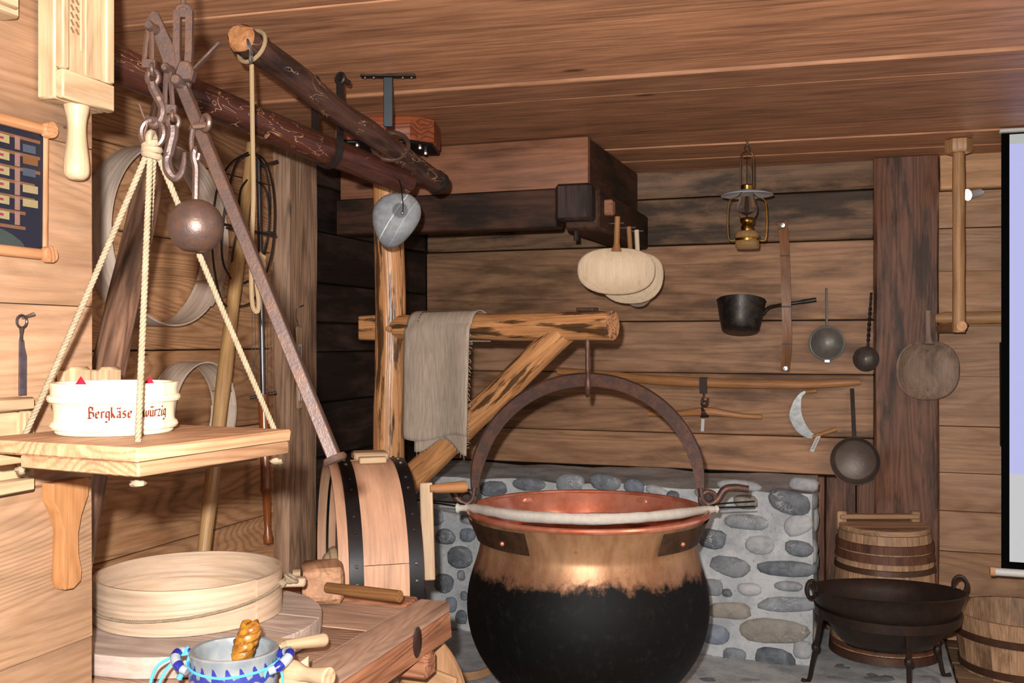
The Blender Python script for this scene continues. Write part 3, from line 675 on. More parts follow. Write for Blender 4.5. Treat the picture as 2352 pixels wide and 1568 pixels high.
finish(G().add(vs, fs, gs), 'stone', M_pebble, pb, ang=80)
finish(G().tube([at(908, 395, 3.54), at(921, 425, 3.47), at(926, 470, 3.452), at(925, 488, 3.458)], .002, 6), 'wire', M_wire, pb)
finish(G().ball(at(924, 489, 3.46), .006, 8, 6), 'lead_plug', M_nail, pb)
# pull cord on the lever pole
t = NT('braided_cord'); v = t.coords(False); s2 = t.n('ShaderNodeSeparateXYZ'); t.l(v, s2.inputs[0])
an = t.math('ARCTAN2', s2.outputs[2], s2.outputs[1]); k1 = t.math('SINE', t.math('ADD', t.math('MULTIPLY', s2.outputs[0], 900), t.math('MULTIPLY', an, 3))); k2 = t.math('SINE', t.math('SUBTRACT', t.math('MULTIPLY', s2.outputs[0], 900), t.math('MULTIPLY', an, 3)))
hh = t.math('MULTIPLY', k1, k2); c = t.mix(t.math('MULTIPLY_ADD', hh, .5, .5), srgb('8a7356'), srgb('b39a78')); t.bump(hh, .6, .002); M_cord = t.out(c, .9, 0, .1)
cd = thing('pull_cord', at(590, 700, 2.62), 'braided pull cord with a knot hanging from the lever pole', 'cord')
finish(G().tube(bez([at(578, 148, 2.58), at(580, 300, 2.59), at(582, 450, 2.60), at(578, 560, 2.60), at(577, 640, 2.60), at(580, 700, 2.60), at(590, 716, 2.60), at(594, 695, 2.605), at(588, 640, 2.61), at(586, 600, 2.61)], 10), .0062, 10), 'cord', M_cord, cd)
finish(G().ball(at(597, 597, 2.59), .016, 12, 8, (1, .9, 1.2), rough=.5, seed=2), 'knot', M_cord, cd)
finish(G().tube(bez([at(597, 590, 2.585), at(605, 605, 2.58), at(604, 618, 2.58)], 4), .0065, 8), 'cord_tail', M_cord, cd)
finish(G().torus(at(576, 132, 2.575), .017, .003, RT, 18, 6, sx=.6).torus(at(574, 108, 2.575), .02, .003, (RT+ZUP*.3), 16, 6, sx=.7), 'carabiner', M_nail, cd)
bd2 = bdir; finish(G().tube([B0p+bdir*.05+ (bdir.orthogonal().normalized()*math.cos(a)+bdir.cross(bdir.orthogonal().normalized())*math.sin(a))*.046-bdir*.012*math.sin(a) for a in [2*math.pi*i/20 for i in range(20)]], .006, 8, closed=True), 'cord_loop', M_cord, cd)
# ================================================================== hanging steelyard scale with board
M_scale = iron('steelyard_iron', '453530', '5a3d2c', .5, .42, .45, 40)
M_plate = wood('scale_board_wood', 'a17d5c', '86603f', '74502f', .3, ring=.6, freq=200, across=5, knots=.3, vary=.12)
M_pale = wood('pale_turned_wood', 'b09878', '9a7f5c', '86683f', .2, ring=.3, freq=120, across=6, knots=0, rough=.5, vary=.1)
M_bright = wood('new_limewood', 'c9bca0', 'bda985', 'a88f62', .15, ring=.2, freq=90, across=6, knots=0, rough=.4, vary=.0, bump=.1)
HB = .142; ZBd = EYE-HB
Lc, Fc, Rc = onZ(10, 1000, ZBd), onZ(316, 1030, ZBd), onZ(668, 985, ZBd)
ex = (Rc-Fc); lx = ex.length; ex.normalize(); ey = V((-ex.y, ex.x, 0)); ly = (Lc-Fc).length
if ey.dot(Lc-Fc) < 0: ey = -ey
BO = Fc
def bp(a, b, z=0): return BO+ex*(a*lx)+ey*(b*ly)+ZUP*z
sc = thing('steelyard_scale', at(430, 60, 1.53), 'old iron steelyard scale hanging from the ceiling with hooks and beam', 'scale')
D = 1.53
def sp(x, y, dd=0.0): return at(x, y, D+dd)
flat = [(-1, -.45), (1, -.45), (1, .45), (-1, .45)]
# long slotted hanger
g = G(); ctop = V((sp(421, 20).x, sp(421, 20).y, CEIL-.002))
for x in (408, 436): g.tube([sp(x, 26), sp(x-1, 120), sp(x-6 if x > 420 else x+2, 190)], .0052, up=FW, sec=[(-1, -1), (1, -1), (1, 1), (-1, 1)])
g.tube(bez([sp(408, 28), sp(411, 18), sp(422, 15), sp(433, 18), sp(436, 28)], 4), .0054, 8)
hg = finish(g, 'hanger', M_scale, sc)
finish(G().beam(sp(423, 18), sp(423, 42), .011, .011, up=FW, ch=.001).tube([sp(421, 17), ctop], .0042, 8), 'hanger_rod', M_scale, sc)
# forked beam head plate
g = G().prism([(0, 0), (1, 0)], .01) if False else G()
def plate(pts2, d0, th, mat, name, par, ch=.0015):
    c0 = sp(*pts2[0]); s_ = D/FPX
    poly = [((x-pts2[0][0])*s_, -(y-pts2[0][1])*s_) for x, y in pts2]
    return finish(G().prism(poly[::-1], th, basis(RT, ZUP, -FW, c0+FW*d0), ch), name, mat, par)
plate([(352, 26), (364, 30), (403, 110), (408, 160), (420, 172), (442, 182), (436, 205), (410, 208), (392, 196), (374, 140), (348, 62), (338, 48)], 0, .012, M_scale, 'head_plate', sc)
# long beam
b0, b1 = sp(418, 195), at(768, 1050, 1.44)
finish(G().beam(b0, b1, .0180, .0200, up=FW, ch=.0015), 'beam', M_scale, sc)
bv = (b1-b0).normalized()
finish(G().lathe([(0, -.002), (.016, -.002), (.018, .003), (.0155, .007), (0, .008)], b1, bv, 14), 'beam_end', M_scale, sc)
# pointer
finish(G().beam(sp(428, 178), sp(505, 98, -.02), .004, .011, up=FW, ch=.001), 'pointer', M_scale, sc)
# pivots and shackles
def knob(x, y, r, dd=-.012, name='pivot'): return finish(G().lathe([(0, -.012), (r*.7, -.012), (r, -.008), (r, .012), (r*1.2, .014), (r*1.2, .026)], sp(x, y, dd), FW, 12), name, M_scale, sc)
knob(347, 62, .0075, -.02); knob(384, 158, .0075, -.02); knob(408, 186, .009, -.022); knob(383, 160, .005, -.024)
finish(G().prism([(-.016, 0), (.010, 0), (.014, .014), (.006, .03), (-.008, .03), (-.014, .014)], .022, basis(RT, ZUP, -FW, sp(428, 188, -.012)), .003), 'beam_collar', M_scale, sc)
for x0, y0, x1, y1 in ((344, 66, 340, 146), (386, 160, 388, 250)):
    g = G()
    for q in (-7, 7): g.tube([sp(x0+q*.5, y0, -.018), sp((x0+x1)/2+q, (y0+y1)/2, -.018), sp(x1+q*1.3, y1, -.018)], .004, 6)
    g.beam(sp(x1-13, y1, -.018), sp(x1+18, y1+2, -.018), .014, .008, up=FW, ch=.001); finish(g, 'shackle', M_scale, sc)
# S-hooks
def hook(pts, r0, r1, name, dd=-.018, par=sc):
    P_ = bez([sp(x, y, dd) for x, y in pts], 6); n = len(P_)
    return finish(G().tube(P_, [lerp(r0, r1, abs(i/(n-1)-.45)*1.5) if i > n*.3 else r0 for i in range(n)], 9), name, M_scale, par)
finish(G().torus(sp(351, 178, -.018), .0105, .0042, FW, 18, 7, sx=.8), 'hook_eye', M_scale, sc)
finish(G().torus(sp(352, 160, -.018), .0085, .0032, RT, 16, 6), 'link', M_scale, sc)
hook([(350, 190), (354, 205), (366, 228), (375, 250), (371, 275), (355, 288), (342, 280), (338, 268)], .0078, .004, 'load_hook')
finish(G().torus(sp(398, 280, -.018), .0100, .0040, FW, 18, 7, sx=.85), 'hook_eye', M_scale, sc)
finish(G().torus(sp(398, 266, -.018), .0070, .0030, RT, 16, 6), 'link', M_scale, sc)
hook([(398, 290), (398, 310), (390, 345), (384, 372), (390, 396), (403, 408), (416, 398), (422, 375), (424, 350)], .0085, .002, 'free_hook')
# pan hook with upward point
hook([(320, 238), (328, 262), (337, 285), (333, 305), (337, 325), (348, 336)], .002, .0048, 'pan_hook', -.022)
finish(G().torus(sp(350, 305, -.02), .020, .0052, FW, 22, 8, sx=.85), 'pan_ring', M_scale, sc)
# sliding poise
pz_ = thing('poise_weight', at(450, 575, 1.47), 'rusty iron ball weight hooked on the sloping scale beam', 'weight')
ps0 = segpx(b0, b1, 458); dp = ps0.dot(FW)
def pp(x, y, dd=0): return at(x, y, dp+dd)
finish(G().box(ps0, (.024, .018, .02), Matrix.Rotation(.4, 3, 'Y'), .002).tube([pp(445, 290, -.02), pp(478, 287, -.02)], .0055, 8).torus(pp(472, 282, -.022), .011, .0042, (RT+FW).normalized(), 16, 7), 'slider', M_scale, pz_)
finish(G().tube(bez([pp(443, 297, -.02), pp(440, 325, -.02), pp(443, 350, -.02), pp(453, 366, -.02), pp(457, 352, -.02)], 6), .004, 8), 'slider_hook', M_scale, pz_)
finish(G().tube(bez([pp(454, 343, -.02), pp(447, 345, -.02), pp(445, 362, -.02), pp(450, 385, -.018), pp(450, 420, -.018), pp(449, 465, -.018)], 6), .0055, 8), 'stem', M_scale, pz_)
finish(G().lathe([(0, -.0365)]+[(.041*math.sin(a), -.041*math.cos(a)) for a in [math.radians(26+i*7.7) for i in range(21)]], pp(450, 520, -.018), n=36), 'ball', M_scale, pz_, ang=50)
# board with cleats
pl = thing('scale_board', bp(.5, .5, -.05), 'square wooden weighing board slung on four ropes under the scale', 'board')
Rb_ = Matrix((ex, ey, ZUP)).transposed()
finish(G().box(bp(.5, .5, -.010), (lx, ly, .019), Rb_, .003, .0015), 'top_plank', M_plate, pl)
finish(G().box(bp(.5, .345, -.029), (lx*.985, ly*.68, .0185), Rb_, .002, .001), 'lower_plank', M_plate, pl)
finish(G().box(bp(.45, .93, -.030), (lx*.8, ly*.10, .02), Rb_, .003), 'cleat', M_plate, pl)
finish(G().box(bp(.6, .2, -.044), (lx*.6, ly*.16, .010), Rb_, .002), 'cleat', M_plate, pl)
M_rope = plain('hemp_rope', '85745e', .85, 0, .15, .3, 60, .2)
def rope(p, q, r, name, par, sag=0.0, pitch=.021):
    p, q = V(p), V(q); L = (q-p).length; n = max(6, int(L/pitch*7)); base = [lerp(p, q, i/n)-ZUP*sag*math.sin(math.pi*i/n) for i in range(n+1)]
    F = frames(base); g = G()
    for k in range(3):
        g.tube([base[i]+F[i][0]*(r*.52*math.cos(i*2*math.pi/7+k*2.094))+F[i][1]*(r*.52*math.sin(i*2*math.pi/7+k*2.094)) for i in range(n+1)], r*.56, 6)
    return finish(g, name, M_rope, par, ang=80)
kn = at(349, 342, 1.515)
ends = [onZ(52, 993, ZBd), onZ(316, 1015, ZBd), bp(.93, .95), onZ(634, 979, ZBd)]
for i, e in enumerate(ends):
    st_ = kn+RT*(-.008+.0055*i)-ZUP*.008
    rope(st_, e-ZUP*.012, .0048, 'rope', pl, .004 if i in (0, 3) else 0)
    kk = G()
    kk.ball(e-ZUP*.058, .010, 10, 6, (1.1, 1.1, .6), rough=.5, seed=i); finish(kk, 'rope_knot', M_rope, pl)
for q in range(3): finish(G().torus(kn+ZUP*(.006-q*.008), .011, .0055, (ZUP+RT*(.25*(q-1))), 16, 7), 'rope_knot', M_rope, pl)
finish(G().torus(kn+ZUP*.012, .013, .005, RT, 16, 7), 'rope_loop', M_rope, pl)
finish(G().ball(onZ(640, 1000, ZBd-.010)-FW*.002, .0055, 8, 6, (1.2, 1, 1)), 'rope_end', M_rope, pl)

# ---- turned cheese box with burnt lettering
bxc = onZ(264, 992, ZBd); bs_ = 1.57/FPX
cb = thing('cheese_box', bxc, 'pale turned round wooden box with burnt lettering on the weighing board', 'box')
cp = [(0, .002), (125, .0), (128, 4*bs_), (128, 9*bs_), (135, 11*bs_), (138.5, 17*bs_), (136, 24*bs_), (131, 28*bs_), (129.5, 34*bs_), (129.5, 50*bs_), (131.5, 66*bs_), (134, 70*bs_), (141, 72*bs_), (144, 78*bs_), (142, 85*bs_), (136, 88*bs_), (136.5, 100*bs_), (139, 112*bs_), (139, 114*bs_), (126, 114*bs_), (124, 100*bs_), (122, 12*bs_), (0, 12*bs_)]
cp = [(r*bs_, h) for r, h in cp]
cbo = finish(G().lathe(cp, bxc+ZUP*.0008, n=72), 'body', M_bright, cb, ang=35)
STK = {'B': [[(.12, 0), (.12, 1.5)], [(-.05, 1.4), (.15, 1.58), (.58, 1.48), (.62, 1.1), (.15, .85)], [(.15, .85), (.68, .75), (.73, .22), (.4, 0), (-.1, .06)]],
'e': [[(.08, .5), (.5, .62), (.42, .95), (.1, .8), (.08, .2), (.3, .02), (.55, .15)]], 'r': [[(.12, 0), (.12, .95)], [(.12, .72), (.3, .95), (.48, .82)]],
'g': [[(.5, .9), (.15, .9), (.08, .3), (.3, .08), (.5, .2)], [(.52, .97), (.52, -.3), (.3, -.55), (.0, -.42)]], 'k': [[(.1, 0), (.1, 1.55)], [(.1, .5), (.42, .95)], [(.2, .6), (.52, .02)]],
'a': [[(.1, .9), (.45, .92), (.48, .08), (.62, .05)], [(.48, .52), (.12, .42), (.1, .08), (.45, .15)]], 's': [[(.5, .88), (.22, .96), (.12, .66), (.48, .38), (.4, .05), (.06, .08)]],
'w': [[(.05, .95), (.08, .1), (.26, .03), (.4, .3), (.4, .9)], [(.4, .3), (.5, .05), (.72, .1), (.78, .95)]], 'u': [[(.08, .95), (.1, .15), (.3, .03), (.5, .2)], [(.5, .95), (.5, .05), (.62, .03)]],
'z': [[(.06, .93), (.5, .93), (.08, .05), (.56, .05)]], 'i': [[(.12, .95), (.12, .1), (.28, .03)], [(.06, 1.42), (.18, 1.26)]]}
DOT = [[(.10, 1.42), (.22, 1.26)], [(.38, 1.42), (.50, 1.26)]]
ADV = {'B': .92, 'w': 1.0, 'i': .42, 'r': .58, ' ': 1.45}
U = .0108; nib = V((.115*U, .10*U, 0)); rS = 130.3*bs_
tocam = -(bxc.xy.to_3d()).normalized(); th0 = math.atan2(tocam.y, tocam.x)
def scyl(x, y, k=0): 
    a = th0+x/rS; r = rS+k; hgt = 40*bs_+y+.0008
    if hgt > 50*bs_: r += (hgt-50*bs_)/(16*bs_)*2.0*bs_
    return V((bxc.x+r*math.cos(a), bxc.y+r*math.sin(a), bxc.z+hgt))
xx = -.0375; g = G()
for word in ('B', 'e', 'r', 'g', 'k', 'ä', 's', 'e', ' ', 'w', 'ü', 'r', 'z', 'i', 'g'):
    bch = {'ä': 'a', 'ü': 'u'}.get(word, word); stx = STK.get(bch, [])+(DOT if word in 'äü' else [])
    for line in stx:
        L_ = []
        for i in range(len(line)-1):
            for k in range(4): t_ = k/4; L_.append((lerp(line[i][0], line[i+1][0], t_), lerp(line[i][1], line[i+1][1], t_)))
        L_.append(line[-1])
        for i in range(len(L_)-1):
            (x0, y0), (x1, y1) = L_[i], L_[i+1]; A, B = V((xx+x0*U, y0*U, 0)), V((xx+x1*U, y1*U, 0))
            pts4 = [A-nib, A+nib, B+nib, B-nib]
            g.add([scyl(p.x, p.y, .0005) for p in pts4], [(0, 1, 2, 3)])
    xx += ADV.get(word, .72)*U
finish(g, 'burnt_lettering', plain('burnt_brown', '5a2210', .8, 0, .1), cbo)
M_redp = plain('red_paper', 'a3142a', .8, 0, .1, .1)
nk = thing('red_napkin', bxc+ZUP*.01, 'red folded napkin with corners peeking out of the turned box', 'napkin')
for x in (187, 341):
    base = at(x, 930, 1.60); tip = at(x-1 if x < 200 else x+3, 863, 1.58)
    finish(G().add([base-RT*.033, base+RT*.030, base+FW*.02, tip, base-FW*.012], [(0, 4, 3), (4, 1, 3), (1, 2, 3), (2, 0, 3), (0, 2, 1, 4)]), 'corner', M_redp, nk)

# ================================================================== things on the partition wall
def px_(px, py, off=0.0): return onX(px, py, XP+off)
M_mould = wood('mould_wood', 'a98f6e', '937654', '6e553c', .25, ring=.35, freq=160, across=4, knots=0, rough=.5, vary=.1)
def wall_box(name, par, y0, y1, z0, z1, x0, x1, mat, ch=.004): return finish(G().box(((x0+x1)/2, (y0+y1)/2, (z0+z1)/2), (x1-x0, y1-y0, z1-z0), None, ch), name, mat, par)
bm = thing('butter_mould', (XP+.03, 1.42, 1.76), 'long pale wooden butter mould with carved trough and turned handle', 'mould')
x0, x1 = XP, XP+.059; y0, y1 = 1.358, 1.484; zb = 1.896
wall_box('back_panel', bm, y0+.0005, y1-.0005, zb+.0005, 2.33, x0+.001, x0+.0405, M_mould)
for nm, a, b, c2, d2 in (('side_rail', y0, y0+.016, zb+.0505, 2.289), ('side_rail', y1-.022, y1, zb+.0505, 2.289), ('end_rail', y0, y1, zb, zb+.050), ('end_rail', y0, y1, 2.29, 2.33)):
    wall_box(nm, bm, a, b, c2, d2, x0+.041, x1, M_mould, .003)
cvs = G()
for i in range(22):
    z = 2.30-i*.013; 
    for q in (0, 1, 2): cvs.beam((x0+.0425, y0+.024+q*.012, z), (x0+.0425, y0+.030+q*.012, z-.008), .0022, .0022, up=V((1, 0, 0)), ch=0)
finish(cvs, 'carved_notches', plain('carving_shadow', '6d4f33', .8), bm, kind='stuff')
for yy in (.021, .057): wall_box('carved_rib', bm, y0+yy, y0+yy+.0025, 1.99, 2.29, x0+.041, x0+.0455, M_mould, .001)
wall_box('trough_strip', bm, y0+.064, y1-.024, zb+.052, 2.29, x0+.041, x0+.049, M_mould, .002)
hc = onX(176, 236, XP+.030); hp = [(0, .01), (.0215, .01), (.021, -.006), (.0175, -.022), (.0160, -.04), (.0172, -.062), (.0205, -.09), (.0220, -.108), (.0205, -.122), (.012, -.130), (0, -.131)]
hf_ = bez([(r, 0, z) for r, z in hp], 3); finish(G().lathe([(max(0, p.x), p.z) for p in hf_], V((XP+.030, hc.y, zb)), n=24), 'handle', M_pale, bm)
b2 = thing('small_mould', (XP+.02, 1.2, 2.02), 'lower corner of a pale box mould hung at the top of the partition', 'mould')
wall_box('body', b2, 1.0, 1.285, 2.008, 2.25, XP+.001, XP+.040, M_mould); wall_box('lid', b2, 1.01, 1.275, 2.018, 2.24, XP+.040, XP+.05, M_mould)
# framed photograph of a cheese cellar
pf = thing('framed_photo', (XP+.005, 1.2, 1.61), 'photo of a cheese cellar in a stick frame with round corner discs', 'picture')
M_stick = wood('stick_frame_wood', '9a6f4a', '875a36', '6a4024', .3, ring=.5, freq=160, across=8, knots=0, vary=.1)
FY, Z1, Z0 = 1.372, 1.845, 1.630
prt = G(); PX0 = XP+.0075
pcol = {'dark': '12141f', 'shelf': '5a3c28', 'cheese': '776a4c', 'rind': '5a3a20', 'post': '6b5048', 'blue': '343a44', 'red': '6a2430', 'vat': '2c3230'}
pm = [plain('print_'+k, c, .35, 0, .5, .15, 60, 0) for k, c in pcol.items()]; pk = list(pcol)
def pr(a, b, z0, z1, key, lay, sl=0.0):
    prt.add([(PX0+lay*.0002, a, z0), (PX0+lay*.0002, b, z0+sl), (PX0+lay*.0002, b, z1+sl), (PX0+lay*.0002, a, z1)], [(0, 1, 2, 3)], mi=pk.index(key))
pr(.98, FY-.005, Z0, Z1, 'dark', 0)
sh = [1.823, 1.795, 1.770, 1.747, 1.722, 1.697, 1.672]
for i, z in enumerate(sh):
    pr(.98, FY-.012-.012*(i > 2)-.02*(i > 4), z, z+.0055, 'shelf', 1, -.004)
    if i < 6:
        for a in (1.02, 1.06, 1.10, 1.14, 1.18, 1.22, 1.26):
            pr(a, a+.034, z-.0145, z-.001, 'cheese', 2, -.001); pr(a+.012, a+.022, z-.010, z-.006, 'red', 3)
        pr(1.305, 1.316, z-.022, z, 'post', 2)
for z, key in ((1.800, 'blue'), (1.780, 'rind'), (1.732, 'cheese'), (1.708, 'cheese'), (1.760, 'blue')): pr(1.322, 1.322+(.033 if key != 'blue' else .028), z, z+.013, key, 2)
for k in range(10):
    a0, a1 = math.pi*.5*k/10, math.pi*.5*(k+1)/10; o_ = (PX0+.0006, 1.19, Z0)
    prt.add([o_, (PX0+.0006, 1.19+.14*math.cos(a0), Z0+.045*math.sin(a0)), (PX0+.0006, 1.19+.14*math.cos(a1), Z0+.045*math.sin(a1))], [(0, 1, 2)], mi=pk.index('vat'))
wall_box('backing', pf, .98, FY-.003, Z0-.002, Z1+.002, XP+.001, XP+.0072, M_gap, 0)
finish(prt, 'print', pm, pf)
for z in (Z1, Z0): finish(G().tube([(XP+.009, .97, z), (XP+.009, FY, z)], .0095, 12), 'frame_stick', M_stick, pf)
finish(G().tube([(XP+.006, FY-.001, Z0), (XP+.006, FY+.001, Z1)], .006, 10), 'frame_stick', M_stick, pf)
for z in (Z1, Z0): finish(G().lathe([(0, .010), (.0135, .010), (.0145, .008), (.0145, -.004), (0, -.004)], (XP+.014, FY-.001, z), V((1, 0, 0)), 22), 'corner_disc', M_stick, pf)
# iron curd knife on a nail
ck = thing('iron_knife', px_(52, 905), 'narrow shiny iron knife with ring eye hung on a nail in the partition', 'knife')
e = px_(50, 738, .012); finish(G().torus(e, .0105, .0022, V((1, 0, 0)), 18, 7), 'ring_eye', plain('shiny_iron', '6a5f62', .25, .9), ck)
kp = [px_(50, 752, .012), px_(49, 770, .012), px_(48, 785, .012)]; finish(G().tube(kp, [.004, .0025, .003], 8), 'neck', M_irond, ck)
ka = px_(49, 780, .012); kbm = [(-.004, 0), (.004, 0), (.0055, -.012), (.010, -.026), (.0095, -.093), (-.005, -.093)]
finish(G().prism([(x, y) for x, y in kbm][::-1], .0035, basis(V((0, 1, 0)), ZUP, V((1, 0, 0)), ka), .0006), 'blade', plain('worn_blade', '75686c', .3, .85, .5, .5, 60), ck)
finish(G().tube([px_(45, 733, -.01), px_(77, 720, .03)], .0028, 8), 'nail', M_nail, wp)
finish(G().tube([px_(142, 293, -.01), px_(156, 291, .02)], .0018, 6), 'nail', M_nail, wp)
# square mould half hidden by the weighing board
sm = thing('box_mould', (XP+.02, 1.24, 1.22), 'square pale wooden press mould hung behind the weighing board rope', 'mould')
wall_box('back_panel', sm, 1.10, 1.315, 1.232, 1.388, XP+.001, XP+.022, M_mould)
for a, b, c2, d2 in ((1.10, 1.315, 1.366, 1.388), (1.10, 1.315, 1.232, 1.255), (1.292, 1.315, 1.256, 1.365)): wall_box('rim_bar', sm, a, b, c2, d2, XP+.022, XP+.042, M_mould, .003)
# slotted wooden mould and flat paddle
sl_ = thing('slotted_mould', (XP+.02, 1.43, 1.26), 'pale slotted wooden mould standing upright behind the turned box', 'mould')
wall_box('back_panel', sl_, 1.402, 1.530, 1.262, 1.428, XP+.001, XP+.018, M_mould, .003)
for a, b, zt in ((1.404, 1.454, 1.435), (1.484, 1.532, 1.433)): wall_box('cheek', sl_, a, b, 1.258, zt, XP+.016, XP+.036, M_mould, .006)
pd = thing('butter_paddle', px_(150, 1340, .01), 'flat beech butter paddle with flared head hanging below the weighing board', 'paddle')
M_beech = wood('beech_wood', '9a6d42', '82572f', '6a4425', .2, ring=.2, freq=120, across=10, knots=0, vary=.05)
po = px_(150, 1200, .015); pq = [(-.036, .075), (.038, .075), (.036, .045), (.022, .012), (.016, -.02), (.016, -.06), (.022, -.090), (.020, -.108), (.006, -.117), (-.010, -.115), (-.017, -.100), (-.015, -.06), (-.014, -.01), (-.022, .02), (-.034, .045)]
finish(G().prism([(x*1.15, y) for x, y in pq][::-1], .026, basis(V((0, 1, 0)), ZUP, V((1, 0, 0)), po), .002, grain=1), 'blade', M_beech, pd)
finish(G().ball(px_(167, 1150, .022), .004, 8, 6, (.25, 1, 2.2)), 'paint_spot', plain('light_blue_paint', '7ba6c8', .6), pd)
# ================================================================== work table
ZT = .80
M_table = wood('old_table_wood', 'a58770', '896a54', '664d3b', .4, ring=.35, freq=180, across=5, knots=.3, rough=.6, vary=.03, patch=(3, 9))
M_tedge = wood('table_edge_wood', '97694a', '72492f', '452c1c', .4, ring=.6, freq=130, across=9, knots=.5, vary=.08, patch=(4, 12), bump=.7)
M_leg = wood('grey_leg_wood', '7d6a58', '5e4c3e', '40332a', .4, ring=.6, freq=120, across=10, knots=.3, vary=.1)
tb = thing('work_table', (-1.6, 2.0, 0), 'heavy old wooden work table with raised edge and grooved top', 'table')
TX0, TX1, TY0, TY1 = -2.28, -1.01, 1.515, 2.42
yy = [TY0, 1.80, 2.12, TY1-.085]
for i in range(3): finish(G().box(((TX0+TX1-.09)/2, (yy[i]+yy[i+1])/2, ZT-.028), (TX1-.09-TX0, yy[i+1]-yy[i]-.002, .050), None, .002, .001), 'top_plank', M_table, tb)
finish(G().box((TX1-.046, (TY0+TY1)/2, ZT-.0135), (.086, TY1-TY0, .030), None, .005, .001), 'edge_strip', M_table, tb)
finish(G().box((TX1-.040, (TY0+TY1)/2, ZT-.062), (.084, TY1-TY0+.002, .070), None, .008, .003), 'edge_rail', M_tedge, tb)
finish(G().box(((TX0+TX1-.09)/2, TY1-.043, ZT-.030), (TX1-.092-TX0, .084, .072), None, .006, .001), 'back_rail', M_tedge, tb)
g0 = G().tube(bez([(TX1-.20, TY1-.095, ZT-.0), (TX1-.13, TY1-.092, ZT), (TX1-.098, TY1-.115, ZT), (TX1-.094, TY1-.2, ZT)], 6), .009, 8)
for x, y in ((TX1-.13, TY1-.16), (TX0+.1, TY1-.16), (TX1-.10, TY0+.1), (TX0+.1, TY0+.1)): finish(G().beam((x, y, 0), (x, y, ZT-.05), .075, .085, up=V((0, 1, 0)), ch=.006), 'leg', M_leg, tb)
finish(G().beam((TX0+.1, TY1-.16, ZT-.11), (TX1+.015, TY1-.16, ZT-.115), .06, .06, ch=.008), 'cross_rail', M_tedge, tb)
kn_ = G().ball((TX1+.002, TY1-.215, ZT-.045), .02, 12, 8, (.25, 1.2, 1.9)); finish(kn_, 'knot', plain('dark_knot', '2e1c18', .35), tb)

# ---- round board and cheese ring on the table
M_round = wood('grey_round_board', 'a8968a', '8f7a69', '735d4a', .3, ring=.4, freq=150, across=5, knots=.3, vary=.05)
rc = onZ(438, 1416, ZT+.046); rc.z = ZT+.001
n = 72; rpl = [(.297*math.cos(2*math.pi*i/n), .297*math.sin(2*math.pi*i/n)) for i in range(n)]
rb = thing('round_board', rc, 'round grey wooden cheese board lying under the hoop mould', 'board')
def half(yA, yB):
    R_ = .297; pts = []; m = 30
    for i in range(m+1):
        y_ = lerp(yA, yB, i/m); pts.append((math.sqrt(max(0, R_*R_-y_*y_)), y_))
    return pts+[(-x, y) for x, y in pts[::-1]]
for a, b in ((-.2969, -.1115), (-.11, .09), (.0915, .2969)): finish(G().prism(half(a, b), .044, basis(V((1, 0, 0)), V((0, 1, 0)), ZUP, rc+ZUP*.0225), .002), 'plank', M_round, rb)
cr_ = onZ(435, 1404, ZT+.047); cr_.z = ZT+.0475; RR = .213; HH = .098
jb = thing('cheese_hoop', cr_, 'wide bent-wood cheese hoop tied with thin rope on the round board', 'hoop')
def bent(c, R, h, t, a0, a1, n=64, axis=ZUP, ref=None, ell=1.0):
    """bent wood strip; grain runs round the hoop"""
    z = V(axis).normalized(); x = ref if ref is not None else V((1, 0, 0)); x = (x-z*x.dot(z)).normalized(); y = z.cross(x); vs, gs, fs = [], [], []
    for i in range(n+1):
        a = a0+(a1-a0)*i/n; e = x*math.cos(a)+y*math.sin(a)*ell; Ra = R(a) if callable(R) else R
        for (r, hh) in ((Ra, 0), (Ra, h), (Ra-t, h), (Ra-t, 0)):
            vs.append(V(c)+e*r+z*hh); gs.append((a*Ra, hh, r-Ra))
    for i in range(n):
        for k in range(4): fs.append((i*4+k, (i+1)*4+k, (i+1)*4+(k+1) % 4, i*4+(k+1) % 4))
    fs += [(3, 2, 1, 0), (n*4, n*4+1, n*4+2, n*4+3)]
    return G().add(vs, fs, gs)
M_hoop = wood('pale_hoop_wood', 'b39c84', '9f8567', '86694a', .2, ring=.45, freq=170, across=6, along=.3, knots=0, rough=.5, vary=.08)
# spiral: the strip overlaps itself
a_s = math.radians(-10)
finish(bent(cr_, lambda a: RR-.006*(a-a_s)/(2*math.pi), HH, .006, a_s, a_s+2*math.pi*1.12, 90), 'band', M_hoop, jb)
finish(G().box(cr_+RT*(RR+.028)+ZUP*(HH*.66)+FW*.02, (.055, .03, .02), Matrix.Rotation(YAW+.1, 3, 'Z'), .004), 'toggle', M_hoop, jb)
pr_ = []
for i in range(40):
    a = math.pi*1.13+math.radians(4)+(math.pi*.93)*i/39; zz = HH*(.34+.36*max(0, (i-14)/25)**1.4)
    pr_.append(cr_+V((math.cos(a+YAW-.3), math.sin(a+YAW-.3), 0))*(RR+.003)+ZUP*zz)
g = G(); F = frames(pr_); q = bez(pr_, 6); Fq = frames(q)
for k in range(3): g.tube([q[i]+Fq[i][0]*.0018*math.cos(i*1.1+k*2.09)+Fq[i][1]*.0018*math.sin(i*1.1+k*2.09) for i in range(len(q))], .0019, 5)
finish(g, 'rope', M_rope, jb, ang=80)
finish(G().ball(pr_[-1]+RT*.004, .011, 10, 7, (1.3, 1, .8), rough=.5).ball(pr_[-1]+RT*.02+ZUP*.006, .009, 10, 7, rough=.5, seed=3).torus(pr_[-1]+RT*.025+ZUP*.012, .016, .004, V((RT.x*.5, RT.y*.5, .8)), 14, 6), 'rope_knot', M_rope, jb)

